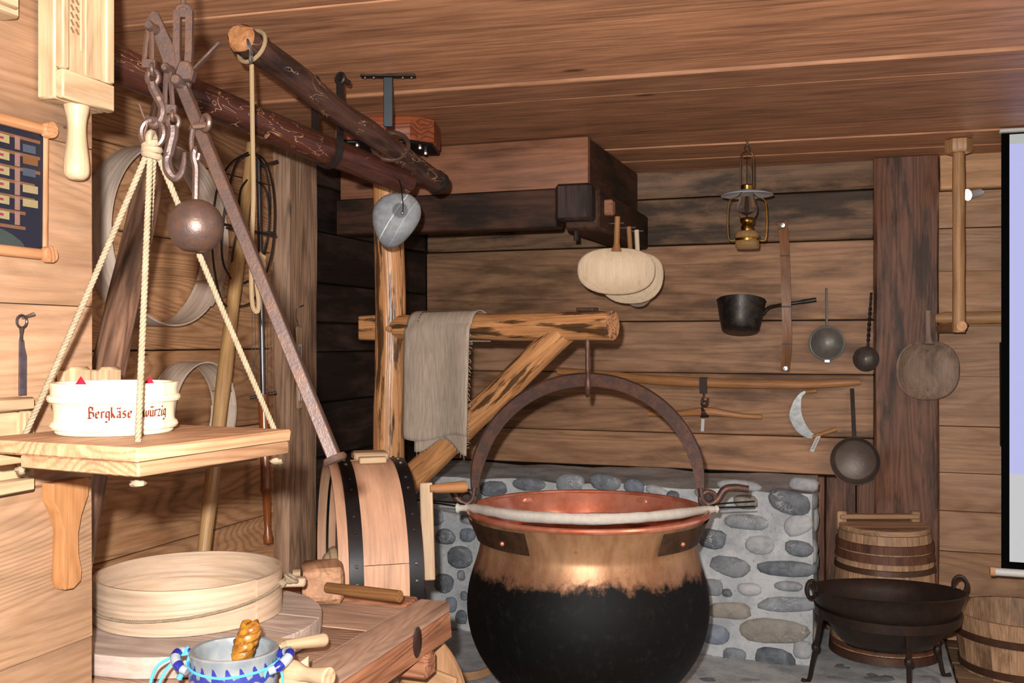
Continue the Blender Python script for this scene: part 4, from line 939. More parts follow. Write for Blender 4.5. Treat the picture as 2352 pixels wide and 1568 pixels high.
# ---- stoneware pot
t = NT('grey_stoneware'); a = t.n('ShaderNodeAttribute', attribute_name='gc'); v = a.outputs['Vector']; sx = t.n('ShaderNodeSeparateXYZ'); t.l(v, sx.inputs[0])
hgt = sx.outputs[0]; an = t.math('ARCTAN2', sx.outputs[2], sx.outputs[1]); n1 = t.noise(v, 40, 4, .6)
k = t.math('ADD', t.math('MULTIPLY', an, 20.0), t.math('ADD', t.math('MULTIPLY', hgt, 60.0), t.math('MULTIPLY', t.math('SUBTRACT', n1, .5), 1.4)))
sn = t.math('SINE', k); w0 = t.math('MULTIPLY_ADD', hgt, 60.0, -4.7)   # strokes get thinner upwards
stroke = t.math('MULTIPLY', t.ss(t.math('SUBTRACT', sn, w0), .05, .25), t.math('MULTIPLY', t.ss(hgt, .066, .070), t.math('SUBTRACT', 1.0, t.ss(hgt, .092, .096))))
wv = t.math('ADD', hgt, t.math('MULTIPLY', t.math('SINE', t.math('MULTIPLY', an, 16.0)), .003)); band = t.math('MULTIPLY', t.ss(wv, .060, .063), t.math('SUBTRACT', 1.0, t.ss(wv, .071, .074)))
msk = t.math('MAXIMUM', stroke, band); face = t.ss(t.math('COSINE', t.math('SUBTRACT', an, -1.1)), .30, .36); msk = t.math('MULTIPLY', msk, face)
c = t.mix(t.ss(n1, .3, .7), srgb('7f8384'), srgb('70767b')); c = t.mix(t.math('MULTIPLY', msk, .95), c, srgb('1c2378'))
t.b.inputs['Coat Weight'].default_value = .5; t.b.inputs['Coat Roughness'].default_value = .12; t.bump(n1, .08, .002); M_stoneware = t.out(c, .3, 0, .5)
pd_ = 1.86; pc_ = at(538, 1490, pd_); pc_.z = ZT+.0035; pk_ = pd_/FPX
sw = thing('stoneware_pot', pc_, 'grey stoneware pot with blue brush strokes and light blue string', 'pot')
zr_ = at(538, 1492, pd_).z-ZT
pf_ = [(0, .0), (.058, .0), (.062, .004), (.074, .02), (.0805, .045), (.081, .062), (.079, zr_-.028), (.0775, zr_-.018), (.080, zr_-.010), (.0815, zr_-.003), (.079, zr_), (.072, zr_-.001), (.069, zr_-.008), (.071, zr_-.03), (.072, .04), (.06, .01), (0, .008)]
finish(G().lathe(pf_, pc_, n=56), 'body', M_stoneware, sw, ang=50)
finish(G().lathe([(.0725, .068), (0, .068)], pc_, n=40), 'cream', plain('milk_cream', 'b3b0a6', .25, 0, .5, .03), sw)
M_bl = NT('blue_striped_handle'); v = M_bl.coords(False); sx = M_bl.n('ShaderNodeSeparateXYZ'); M_bl.l(v, sx.inputs[0]); sn = M_bl.ss(M_bl.math('SINE', M_bl.math('MULTIPLY', sx.outputs[0], 190.0)), .1, .3)
M_bl.b.inputs['Coat Weight'].default_value = .5; M_blh = M_bl.out(M_bl.mix(sn, srgb('8d9398'), srgb('1c2378')), .3)
for sg in (1, -1):
    s0 = pc_+RT*(sg*.078)+ZUP*(zr_-.012)-FW*.005
    finish(G().tube(bez([s0+FW*.02-ZUP*.004, s0+RT*sg*.022+ZUP*.004+FW*.01, s0+RT*sg*.026-FW*.012, s0+RT*sg*.012-ZUP*.012-FW*.03, s0-RT*sg*.004-ZUP*.018-FW*.036], 5), [.008]*4+[.0095]*12+[.008]*5, 10), 'handle', M_blh, sw)
M_str = plain('light_blue_string', '4fa3d0', .7, 0, .2, .15)
zst = zr_-.020; ring_ = [pc_+V((math.cos(a), math.sin(a), 0))*.0815+ZUP*(zst-.010*(1-abs(math.sin((a-YAW+math.pi/2)*.5)))) for a in [2*math.pi*i/40 for i in range(40)]]
finish(G().tube(ring_, .0026, 6, closed=True), 'string', M_str, sw)
lp = pc_-RT*.082+ZUP*(zst+.01)
finish(G().tube(bez([lp, lp-RT*.03-ZUP*.004-FW*.01, lp-RT*.056-ZUP*.02-FW*.02, lp-RT*.064-ZUP*.055-FW*.03, lp-RT*.05-ZUP*.05-FW*.03, lp-RT*.035-ZUP*.02-FW*.02, lp-RT*.012+ZUP*.002, lp-RT*.004+ZUP*.012], 5), .0028, 6), 'string_loop', M_str, sw)
finish(G().tube(bez([lp, lp-RT*.004-ZUP*.02-FW*.01, lp-RT*.016-ZUP*.042-FW*.016], 4), [.003]*6+[.0045, .005, .006], 6), 'string_tail', M_str, sw)
rp_ = pc_+RT*.092+ZUP*(zst+.004)-FW*.02
finish(G().tube(bez([rp_, rp_-RT*.022-ZUP*.012-FW*.02, rp_-RT*.028-ZUP*.05-FW*.02, rp_-RT*.012-ZUP*.07, rp_+RT*.002-ZUP*.04, rp_-RT*.002-ZUP*.01], 5), .0026, 6), 'string_loop', M_str, sw)
# twisted dried root standing in the pot
t = NT('amber_root'); v = t.coords(False); n1 = t.noise(v, 60, 4, .6, 1.5); t.bump(n1, .5, .004); M_root = t.out(t.mix(t.ss(n1, .35, .65), srgb('9c6a22'), srgb('6a3d10')), .35)
rt0, rt1 = at(553, 1512, 1.85), at(577, 1434, 1.86); g = G()
P_ = seg(rt0, rt1, 26); a_, b_, t_ = frames(P_)[0]
for k in range(3): g.tube([p+(a_*math.cos(i*.33+k*2.1)+b_*math.sin(i*.33+k*2.1))*.0085 for i, p in enumerate(P_)], [.0125*(1+.22*mnoise.noise(V((i*.45, k*3, 0)))) for i in range(27)], 9, rough=.25, seed=k)
rtm = finish(g, 'dried_root', M_root, label='twisted amber brown dried root standing in the stoneware pot', cat='root', ang=70)
# two butter stamps lying beside the pot
def stamp(name, label, p0, p1, prof, mat, wedge=None):
    o = thing(name, p0, label, 'stamp'); ax = (p1-p0); L_ = ax.length
    hp = bez([(r, 0, h*L_) for r, h in prof], 4); finish(G().lathe([(max(0, q.x), q.z) for q in hp], p0, ax, 20), 'handle', mat, o); return o
s1 = stamp('butter_scoop', 'wooden butter scoop with plain handle lying behind the pot', at(652, 1482, 1.98), at(750, 1468, 2.06), [(.010, 0), (.0105, .1), (.0115, .4), (.0135, .8), (.0125, .96), (0, 1.0)], M_pale)
finish(G().prism([(-.05, -.03), (.055, -.022), (.06, .02), (-.05, .03)], .014, basis(RT, FW, ZUP, at(622, 1476, 2.02)-ZUP*.004), .004), 'blade', M_pale, s1)
s2 = stamp('butter_stamp', 'pale turned butter stamp lying right beside the stoneware pot', at(668, 1543, 1.87), at(756, 1556, 1.82), [(0, 0), (.021, .0), (.0215, .12), (.0150, .33), (.0135, .5), (.0160, .75), (.0185, .95), (.0165, 1.0), (0, 1.01)], M_pale)
finish(G().prism([(-.02, -.012), (.022, -.012), (.022, .018)], .012, basis(RT, ZUP, -FW, at(683, 1526, 1.90)), .001), 'wedge', M_pale, s2)
finish(G().box(at(690, 1560, 1.87), (.07, .05, .02), Matrix.Rotation(YAW, 3, 'Z'), .003), 'stamp_plate', M_pale, s2)

# ---- wooden mallet
M_mal = wood('mallet_wood', 'a07a5a', '7f5a3f', '5a3d28', .35, ring=.3, freq=120, across=8, knots=0, vary=.05, bump=.6)
mc = onZ(742, 1392, ZT); mc = at(740, 1343, 2.62); mc.z = ZT+.054
ml = thing('wooden_mallet', (mc.x, mc.y, ZT), 'square wooden mallet with round handle lying on the table', 'mallet')
Rm = Matrix.Rotation(math.radians(33), 3, 'Z'); g = G().box(mc, (.105, .130, .092), Rm, .010, .003); finish(g, 'head', M_mal, ml)
hs0, hs1 = at(752, 1349, 2.55), at(918, 1369, 2.42); finish(G().tube(seg(hs0, hs1, 8), [.0135]*3+[.0145]*6, 14, rough=.04), 'handle', wood('handle_wood', '7a5630', '5e3d1f', '3f2815', .3, ring=.4, freq=90, across=16, knots=0, vary=.0), ml)

# ================================================================== butter churn behind the table
cd_ = 3.17; cc = at(850, 1306, cd_); CR = .345; W = .202
vd = (cc.xy.to_3d()).normalized(); rgt = V((vd.y, -vd.x, 0)); th = math.radians(8); axc = (rgt*math.cos(th)+vd*math.sin(th)).normalized(); upc = ZUP; frc = axc.cross(ZUP).normalized()
if frc.dot(vd) > 0: frc = -frc
ch = thing('butter_churn', (cc.x, cc.y, 0), 'drum butter churn with black iron bands and hand crank behind the table', 'churn')
M_drum = wood('drum_wood', 'b08a6c', '997056', '80604a', .2, ring=.1, freq=120, across=9, along=.5, knots=.2, rough=.55, vary=.05)
M_bband = plain('black_band', '1b1a1c', .35, .5, .5, .4, 25)
M_disc = wood('grey_disc_wood', '6b5848', '53443a', '40342c', .4, ring=.4, freq=120, across=6, knots=0, vary=.05)
def drumstrip(h0, h1, R, t_, a0, a1, mat, name, par): return finish(bent(cc+axc*h0, R, h1-h0, t_, a0, a1, 56, axc, ZUP), name, mat, par)
e = W/2
# staves of the shell: three bent boards between the bands
for a0, a1 in ((.03, 1.32), (1.325, 2.75), (2.755, 4.2), (4.205, 6.25)): drumstrip(-e+.004, e-.004, CR, .012, a0, a1, M_drum, 'shell_board', ch)
for h0, nm in ((-e-.004, 'band'), (e-.036, 'band')):
    bd = drumstrip(h0, h0+.040, CR+.0035, .004, 0, 2*math.pi-.001, M_bband, 'iron_band', ch)
    for a in range(0, 360, 24):
        for q in (0, 8):
            A = math.radians(a+q+4); x = ZUP*math.cos(A)+axc.cross(ZUP)*math.sin(A)
            if x.dot(frc) > -.3: finish(G().ball(cc+axc*(h0+.02)+x*(CR+.004), .0055, 7, 5), 'rivet', M_nail if a % 72 == 0 else M_irond, bd)
for sg in (-1, 1): finish(G().lathe([(0, 0), (CR-.014, 0), (CR-.014, .016), (0, .016)], cc+axc*(sg*(e-.035))-axc*.008, axc, 56), 'end_disc', M_disc, ch)
# left rim flange
drumstrip(-e-.034, -e-.005, CR-.002, .010, 0, 2*math.pi-.001, M_drum, 'rim_flange', ch)
# lid block on top
finish(G().box(cc+ZUP*(CR+.014), (.11, .085, .026), Matrix((axc, axc.cross(ZUP)*-1, ZUP)).transposed(), .006).box(cc+ZUP*(CR+.006)+frc*.05, (.085, .04, .02), Matrix((axc, axc.cross(ZUP)*-1, ZUP)).transposed(), .003), 'lid', M_mould, ch)
# axle, turned hub, bearing
finish(G().lathe([(0, 0), (.075, 0), (.078, -.006), (.072, -.02), (.06, -.024), (.055, -.034), (.045, -.04), (.03, -.044), (.03, -.05), (0, -.05)], cc-axc*(e+.006), axc, 32), 'hub', M_pale, ch)
finish(G().tube([cc-axc*(e+.14), cc+axc*(e+.055)], .014, 12), 'axle', M_pale, ch)
finish(G().lathe([(0, -.0), (.024, 0), (.026, -.01), (.02, -.02), (.026, -.03), (.022, -.04), (0, -.04)], cc-axc*(e+.075), axc, 18), 'axle_knob', M_pale, ch)
for sg in (-1, 1):
    px2 = cc+axc*(sg*(e+.05 if sg < 0 else e+.02)); 
    for q in (-1, 1):
        b_ = px2+frc*(q*.24); b_.z = 0; finish(G().beam(b_, px2-ZUP*.03, .045, .06, up=axc, ch=.004), 'stand_leg', M_leg, ch)
    finish(G().beam(px2+frc*.40-ZUP*(cc.z-.245), px2-frc*.2-ZUP*(cc.z-.245), .04, .06, ch=.004), 'stand_rail', M_leg, ch)
s3 = cc+axc*(e+.03)
ca, cbt = at(978, 1108, 3.14), at(985, 1332, 3.10)
ck_ = finish(G().beam(ca, cbt, .022, .040, up=rgt, ch=.003), 'crank_arm', M_mould, ch)
finish(G().lathe([(0, 0), (.012, 0), (.012, .01), (.015, .02), (.0165, .05), (.0175, .085), (.019, .105), (.017, .118), (0, .12)], at(987, 1122, 3.13), (at(1058, 1118, 3.16)-at(987, 1122, 3.13)), 18), 'crank_handle', M_beech, ck_)

# ---- round lid leaning below the table, firewood below the kettle
M_lid = wood('lid_wood', 'a07c58', '876244', '6b4a30', .25, ring=.4, freq=150, across=5, knots=.2, vary=.08)
lc = at(892, 1602, 2.727); ld = thing('plank_disc', (lc.x, lc.y, lc.z-.24), 'round plank disc with a batten standing behind the table leg', 'disc')
RL = .230; tl = V((0, 1, 0)); upl = (ZUP-tl*ZUP.dot(tl)).normalized(); rl = upl.cross(tl).normalized()
def lidpart(x0, x1):
    pts = []; m = 16
    for i in range(m+1): x_ = lerp(x0, x1, i/m); pts.append((x_, math.sqrt(max(0, RL*RL-x_*x_))))
    return pts+[(x, -y) for x, y in pts[::-1]]
for a, b in ((-.2299, -.081), (-.08, .079), (.08, .2299)): finish(G().prism(lidpart(a, b), .022, basis(rl if rl.dot(RT) > 0 else -rl, upl, (rl if rl.dot(RT) > 0 else -rl).cross(upl), lc), .002, grain=1), 'plank', M_lid, ld)
rl = rl if rl.dot(RT) > 0 else -rl
finish(G().beam(lc-rl*.17+upl*.142-tl*.021, lc+rl*.205+upl*.052-tl*.021, .018, .065, up=upl, ch=.005), 'batten', M_lid, ld)
M_birch = wood('birch_bark', '9a8f80', '6b4a3a', '3a221a', .7, ring=.3, knots=.3, vary=.1, lo=.45, hi=.6)
for i, (p, q, r, lb) in enumerate((((1112, 1560, 3.6), (1300, 1590, 3.9), .035, 'split birch log lying under the kettle rim'), ((1150, 1566, 3.9), (1400, 1585, 4.1), .045, 'bark covered firewood log lying on the hearth behind the birch log'))):
    a, b = at(*p), at(*q); a.z = b.z = r+.002; tag(finish(G().tube(seg(a, b, 10), r, 14, rough=.12, seed=i), 'firewood', M_birch), lb, 'log')
a, b, c_ = onZ(1078, 1552, .03), onZ(1110, 1545, .03), onZ(1140, 1530, .03)
finish(G().tube(bez([a-RT*.1, a, b, c_, c_+FW*.1], 6), .018, up=ZUP, sec=[(-1, -.3), (1, -.3), (1, .3), (-1, .3)]), 'wooden_strip', M_lid, label='thin pale curved wooden strip lying on the hearth floor', cat='strip')

# ================================================================== tools on the left wall
def lw(px, py, off=.0): return onX(px, py, XL+off)
hc_ = lw(338, 545, .004); hpv = thing('large_hoop', (XL+.06, hc_.y, hc_.z-.33), 'large grey bent-wood cheese hoop hung on the left wall', 'hoop')
M_ghoop = wood('grey_hoop_wood', 'c2b2a2', 'a8937d', '86705a', .3, ring=.35, freq=170, across=6, along=.3, knots=0, vary=.05)
finish(bent((XL+.006, hc_.y, hc_.z), lambda a: .325-.008*(a+2.4)/(2*math.pi), .115, .006, -2.4, -2.4+2*math.pi*1.1, 90, V((1, 0, 0)), ZUP), 'band', M_ghoop, hpv)
finish(G().box((XL+.06, hc_.y+.292, hc_.z-.17), (.11, .02, .07), Matrix.Rotation(.5, 3, 'X'), .003), 'end_block', M_mould, hpv)
sh_ = lw(412, 945, .0); sh2 = thing('small_hoop', (XL+.15, sh_.y, sh_.z-.19), 'small grey bent-wood cheese hoop leaning on the left wall', 'hoop')
finish(bent((XL+.012, sh_.y, sh_.z), lambda a: .190-.007*(a+2.0)/(2*math.pi), .11, .005, -2.0, -2.0+2*math.pi*1.08, 70, V((1, 0, 0)), ZUP), 'band', M_ghoop, sh2)
finish(G().box((XL+.07, sh_.y+.17, sh_.z+.085), (.09, .014, .035), Matrix.Rotation(-.45, 3, 'X'), .002), 'end_block', M_mould, sh2)
for x, y in ((232, 512), (330, 815), (385, 342)): finish(G().tube([lw(x, y, -.02), lw(x+8, y-2, .05)], .003, 6), 'nail', M_irond, wl)
# wire-loop curd breaker
M_bam = wood('brown_pole_wood', 'b08d5c', '8f6c3e', '6a4a28', .3, ring=.25, freq=80, across=20, knots=.2, rough=.35, vary=.05, spec=.5)
bt, bb = at(577, 330, 4.0), at(468, 1270, 3.52); bb2 = bt+(bb-bt)*((bt.z-.01)/(bt.z-bb.z))
cbk = thing('curd_breaker', bb2, 'long brown pole with wire loops leaning on the left wall', 'tool')
P_ = seg(bt, bb2, 40); finish(G().tube(P_, [(.018 if i < 4 else .026 if i < 16 else .030-.0002*i)*(1+.05*math.sin(i*.9)) for i in range(41)], 14, rough=.05, seed=5), 'pole', M_bam, cbk)
def wr(pts, name='wire', par=cbk, r=.004): return finish(G().tube(bez([at(*p) for p in pts], 8), r, 6), name, M_irond, par)
for sgn in ([(570, 350, 3.95), (530, 375, 3.85), (500, 430, 3.75), (488, 520, 3.72), (490, 600, 3.70), (505, 680, 3.72), (522, 705, 3.78)],
            [(572, 355, 3.92), (545, 370, 3.8), (524, 440, 3.7), (510, 530, 3.68), (512, 600, 3.70), (530, 640, 3.78)],
            [(585, 350, 4.0), (612, 375, 3.98), (628, 440, 3.95), (630, 520, 3.94), (622, 590, 3.94), (600, 660, 3.95), (575, 695, 3.95), (545, 705, 3.93)],
            [(585, 352, 4.05), (610, 390, 4.1), (620, 470, 4.12), (612, 560, 4.1), (590, 630, 4.06), (560, 650, 4.0)],
            [(568, 412, 3.94), (552, 440, 3.84), (546, 520, 3.8), (534, 590, 3.82), (534, 640, 3.86)], [(586, 412, 4.0), (612, 440, 4.0), (618, 520, 4.0), (604, 590, 4.0)]): wr(sgn)
wr([(515, 515, 3.78), (560, 525, 3.9), (600, 535, 3.95), (634, 540, 3.98)], 'cross_wire', r=.005); wr([(520, 523, 3.76), (575, 532, 3.88), (632, 534, 3.94)], 'cross_wire', r=.004)
# cheese harp
hpb = at(615, 1250, 4.05); ha = thing('cheese_harp', hpb, 'cheese harp with steel rod, fine wires and turned brown handle', 'tool')
M_turn = wood('varnished_handle', '8a4f20', '6a3815', '4a250f', .2, ring=.2, freq=60, across=16, knots=0, rough=.25, spec=.6, vary=0)
h0, h1, h2 = at(594, 362, 4.12), at(604, 905, 4.10), at(616, 1250, 4.06)
finish(G().tube(seg(h0, h1, 6), .0105, 12), 'rod', plain('grey_rod', '6e6a6c', .3, .8), ha)
hv = (h2-h1); L_ = hv.length
finish(G().lathe([(0, 0), (.019, 0), (.021, .03*L_/.6), (.020, .5*L_), (.022, .62*L_), (.0235, .64*L_), (.018, .66*L_), (.0145, .84*L_), (.013, .90*L_), (.020, .955*L_), (.018, .99*L_), (0, L_)], h1, hv, 18), 'handle', M_turn, ha)
for y, x0_, x1_ in ((905, 574, 634), (374, 600, 638)): finish(G().tube([at(x0_, y+8, 4.08), at(x1_, y-4, 4.12)], .006, 6), 'crossbar', M_irond, ha)
for k, x in enumerate((578, 585, 592, 612, 620, 627)): finish(G().tube([at(x, 600, 4.1), at(x+1, 905, 4.1)], .0011, 5), 'harp_wire', M_nail, ha)
# wooden thermometer on the left post
tpos = at(688, 820, 4.25); th_ = thing('thermometer', at(686, 940, 4.22), 'slim pale wooden thermometer hung on a nail in the left post', 'thermometer')
def pq_(px, py, off=.0): return onX(px, py, -2.335+off)
ta, tb_ = pq_(686, 750, .012), pq_(688, 938, .012); finish(G().beam(ta, tb_, .042, .010, up=V((1, 0, 0)), ch=.003), 'back_board', M_mould, th_)
ta, tb_ = pq_(689, 790, .0185), pq_(690, 920, .0185); finish(G().beam(ta, tb_, .024, .003, up=V((1, 0, 0)), ch=.0005), 'scale_plate', plain('white_scale', 'c4c4c2', .5), th_)
ta, tb_ = pq_(689, 795, .0205), pq_(690, 925, .0205); finish(G().tube([ta, tb_], .0022, 6), 'tube', plain('red_liquid', '8a3a3a', .2), th_)
g = G()
for i in range(9): p = pq_(690.5, 800+i*13, .0202); g.box(p, (.0006, .008, .0015))
finish(g, 'tick_marks', plain('tick_black', '3a3a3a', .6), th_)
finish(G().tube([pq_(681, 708, .02), pq_(680, 730, .02), pq_(686, 748, .014)], .0016, 5), 'wire', M_irond, th_)
finish(G().tube([pq_(682, 708, -.02), pq_(697, 701, .03)], .0028, 6), 'nail', M_irond, p1)
# ================================================================== scoops on the hood side
M_scoop = wood('pale_scoop_wood', 'dcc8aa', 'cbb08c', 'a8855f', .35, ring=.2, freq=120, across=8, knots=.15, rough=.6, vary=.08, patch=(9, 20), lo=.55, hi=.75, mott=.15, streak=.1)
M_scoopd = wood('grey_scoop_wood', '8f7b6a', '765f4d', '40322a', .45, ring=.2, freq=100, across=10, knots=0, vary=.05, patch=(6, 9), lo=.5, hi=.7)
M_hand = wood('brown_stick_wood', 'a97b4c', '8a5c34', '633f22', .3, ring=.2, freq=80, across=20, knots=0, rough=.4, vary=.05)
def scoop(name, label, px, py, d, rw, rh, hp, hr, mat, hm, n=(0, -1, 0), flat_top=0.0, depth=.05, cat='scoop', group=None, tilt=0.0):
    """shallow wooden bowl seen from its open side, handle going up; rw, rh = half size in metres"""
    c = at(px, py, d); f = (-FW*math.cos(tilt)+RT*math.sin(tilt)).normalized(); x = V((-f.y, f.x, 0)).normalized(); x = x if x.dot(RT) > 0 else -x
    o = thing(name, c-ZUP*rh, label, cat, group); vs, gs, fs = [], [], []; K, m = 40, 9; th = .006
    def rim(a):
        e = 2.35; ca, sa = math.cos(a), math.sin(a); q = (abs(ca)**e+abs(sa)**e)**(-1/e); y_ = sa*q*rh
        if sa > 0: y_ *= (1-flat_top*(1-abs(ca)*.3))
        return ca*q*rw, y_
    rows = [(i/m, -depth*(1-(i/m)**2.6)) for i in range(m+1)]
    for s_, off in ((1, 0.0), (-1, -th)):
        for (r, dz) in (rows if s_ > 0 else rows[::-1]):
            for k in range(K):
                X, Z = rim(2*math.pi*k/K); rr = r+ (0 if s_ > 0 else .006/rw*r); vs.append(c+x*X*rr+ZUP*Z*rr+f*(dz+off)); gs.append((Z*rr, X*rr, dz))
    R_ = 2*(m+1)
    for i in range(R_-1):
        for k in range(K): fs.append((i*K+k, i*K+(k+1) % K, (i+1)*K+(k+1) % K, (i+1)*K+k))
    finish(G().add(vs, fs, gs), 'bowl', mat, o, ang=60)
    b = c+ZUP*(rh*(1-flat_top)-.012)-f*.006; e = at(*hp); P_ = seg(b, e, 8)
    finish(G().tube(P_, [hr*1.9, hr*1.3]+[hr]*7, 12), 'handle', hm, o); return o
scoop('cream_scoop', 'wide pale cream scoop on the hood nail nearest the beam end', 1416, 619, 4.56, .171, .109, (1418, 498, 4.58), .0135, M_scoop, M_hand, flat_top=.12)
scoop('cream_scoop', 'wide pale cream scoop on the middle of the three hood nails', 1449, 628, 4.76, .150, .137, (1444, 521, 4.78), .012, M_scoop, M_hand, flat_top=.3)
scoop('cream_scoop', 'smaller grey-white scoop on the hood nail nearest the wall', 1466, 642, 4.90, .072, .123, (1462, 528, 4.91), .012, M_scoopd, M_scoop, flat_top=.3)
for (x, y, d) in ((1418, 512, 4.60), (1446, 522, 4.80), (1464, 530, 4.93)):
    p = at(x, y, d); finish(G().tube([(XH+.04, p.y+.015, p.z), p+RT*.03-FW*.0], .0035, 6), 'nail', M_nail, hd)

# ================================================================== oil lamp
LD = 4.56; ls = LD/FPX; lo_ = at(1716, 570, LD)
def lz(y): return (570-y)*ls
lamp = thing('oil_lamp', lo_, 'brass and glass oil lamp with white dish shade hung from the ceiling', 'lamp')
t = NT('clear_glass'); t.b.inputs['Transmission Weight'].default_value = 1; t.b.inputs['IOR'].default_value = 1.2; M_glass = t.out((.95, .93, .9, 1), .02)
t = NT('amber_glass'); t.b.inputs['Transmission Weight'].default_value = .75; t.b.inputs['IOR'].default_value = 1.3; M_amber = t.out(srgb('c9a877'), .05)
M_brass = plain('aged_brass', '9a7434', .25, 1.0, .5, .4, 40)
M_enamel = plain('white_enamel', 'a9b2bd', .25, 0, .6, .05)
def ll(prof, name, mat, n=28, par=None): return finish(G().lathe([(r*ls, lz(y)) for r, y in prof], lo_, n=n), name, mat, par or lamp, ang=50)
fo = ll([(0, 570), (25, 570), (27, 567), (27, 552), (25, 550), (27, 548), (27, 538), (22, 531), (12, 529), (0, 529)], 'oil_font', M_amber)
ll([(27.6, 553), (28, 551), (27.6, 547)], 'font_band', M_brass, par=fo)
ll([(0, 531), (13, 530), (14, 520), (11, 516), (15, 512), (16, 504), (13, 500), (0, 500)], 'burner', M_brass)
ll([(14, 503), (20, 494), (23, 484), (22, 472), (17, 455), (13, 440), (11.5, 425), (11, 365)], 'chimney', M_glass)
sh1 = ll([(12, 434), (20, 437), (40, 441), (58, 447), (59, 449), (40, 445), (20, 441), (12, 439)], 'shade', M_enamel, 40)
ll([(13, 438), (14, 433), (15, 427), (12, 424)], 'collar', M_brass)
def lpnt(x, y, dd=0.0): return at(x, y, LD+dd)
M_lw = plain('bronze_wire', '4a3a26', .4, .7)
for sg in (-1, 1):
    finish(G().tube(bez([lpnt(1716+sg*10, 440), lpnt(1716+sg*22, 452), lpnt(1716+sg*38, 458), lpnt(1716+sg*44, 475), lpnt(1716+sg*45, 520), lpnt(1716+sg*42, 548), lpnt(1716+sg*34, 553), lpnt(1716+sg*26, 550)], 5), .0028, 6), 'side_wire', M_brass, lamp)
    finish(G().tube(bez([lpnt(1716+sg*15, 432), lpnt(1716+sg*15, 380), lpnt(1716+sg*15, 362), lpnt(1716+sg*11, 352), lpnt(1716, 347)], 5), .0030, 6), 'hanger_wire', M_lw, lamp)
ll([(0, 365), (8, 364), (9, 362), (0, 359)], 'smoke_cap', M_lw)
finish(G().torus(lpnt(1716, 341), .012, .0028, FW, 16, 6), 'ring', M_lw, lamp)
for y in (332, 324): finish(G().ball(lpnt(1716, y), .007, 8, 6), 'chain_bead', M_nail, lamp)
finish(G().tube([lpnt(1716, 337), V((lo_.x, lo_.y, CEIL-.002))], .002, 6), 'chain', M_nail, lamp)

# ================================================================== utensils on the back wall
def bw(px, py, off=.0): return onY(px, py, YB-off)
# saucepan
sd_ = dY(1702, YB-.135); spc = at(1702, 762, sd_); k = sd_/FPX
spn = thing('saucepan', spc, 'black iron saucepan with long handle fixed to the smoked wall', 'pan')
M_blk = iron('black_pan_iron', '242120', '4a3d33', .5, .42, .4, 26)
top = spc.z+.162
finish(G().lathe([(0, 0), (.085, .0), (.094, .008), (.108, .07), (.122, .155), (.126, .164), (.122, .164), (.116, .150), (.09, .012), (0, .008)], spc-V((0, .03, 0)), V((0, .25, .968)), n=44), 'body', M_blk, spn, ang=50)
finish(G().tube(bez([bw(1752, 722, .12), bw(1765, 707, .10), bw(1790, 701, .045), bw(1830, 695, .03), bw(1875, 688, .03)], 6), [.010]*10+[.0095]*10+[.012]*5, 10), 'handle', M_blk, spn)
finish(G().tube([bw(1700, 700, .26), bw(1700, 693, .262)], .004, 6), 'spout_nick', M_nail, spn)
# curved wooden bow with bolts
wbow = thing('wooden_bow', bw(1804, 855, .02), 'narrow curved wooden bow bolted upright across the saucepan handle', 'bow')
P_ = bez([bw(1797, 512, .02), bw(1802, 560, .055), bw(1806, 690, .085), bw(1808, 790, .065), bw(1803, 852, .02)], 8)
finish(G().tube(P_, .0185, up=V((0, -1, 0)), sec=[(-.6, -1.25), (.6, -1.25), (.6, 1.25), (-.6, 1.25)]), 'bow', wood('bow_wood', '87603f', '6a452b', '3a2416', .45, ring=.3, knots=0, rough=.4, vary=0), wbow)
for i in (3, 10, 17, 24): finish(G().tube([P_[i]-ZUP*.004, P_[i]+ZUP*.004], .0192, up=V((0, -1, 0)), sec=[(-.62, -1.27), (.62, -1.27), (.62, 1.27), (-.62, 1.27)]), 'band', M_irond, wbow)
for p in (bw(1798, 517, .045), bw(1804, 846, .045)): finish(G().lathe([(0, .008), (.011, .007), (.013, .0), (.013, -.02)], p, V((0, -1, 0)), 14), 'bolt', plain('bright_bolt', 'c0c4c8', .25, .9), wbow)
# sieve ladle
sv = thing('sieve_ladle', bw(1899, 828, .03), 'round tin sieve ladle with thin handle and pale rim', 'sieve')
c = bw(1899, 788, .035); Rm_ = .0885; M_tin = plain('dull_tin', '7d7a74', .35, .45, .5, .35, 20); M_rim = plain('pale_rim', '8d8f8c', .35, .7)
finish(G().lathe([(0, .038), (.03, .034), (.06, .02), (.08, .0), (.082, -.002)], c-V((0, .0, 0)), V((0, -1, 0)), 40), 'bowl', M_tin, sv)
finish(G().torus(c, .084, .0055, V((0, 1, 0)), 44, 8), 'rim', M_rim, sv)
finish(G().tube([bw(1899, 746, .035), bw(1898, 670, .035), bw(1898, 662, .03)], [.007, .006, .006], 8), 'handle', M_rim, sv)
finish(G().box(bw(1900, 829, .035), (.03, .012, .018), None, .003), 'rest_lug', M_rim, sv)
# twisted ladle
ldl = thing('iron_ladle', bw(1990, 848, .05), 'small dark iron ladle with twisted handle beside the brown post', 'ladle')
c = bw(1989, 824, .095); finish(G().lathe([(0, .045), (.03, .041), (.05, .026), (.063, .002), (.061, 0), (.048, .022), (0, .038)], c, V((-.05, -1, .12)), 32), 'bowl', iron('ladle_iron', '5a534e', '453a33', .3, .35, .45), ldl)
P_ = seg(bw(1993, 800, .075), bw(2001, 672, .03), 60); F_ = frames(P_, up=V((0, -1, 0))); g = G()
for q in range(2): g.tube([p+(F_[i][0]*math.cos(i*.55+q*math.pi)+F_[i][1]*math.sin(i*.55+q*math.pi))*.0045*(1 if 8 < i < 44 else .4) for i, p in enumerate(P_)], .005, 6)
finish(g, 'handle', M_irond, ldl, ang=80)
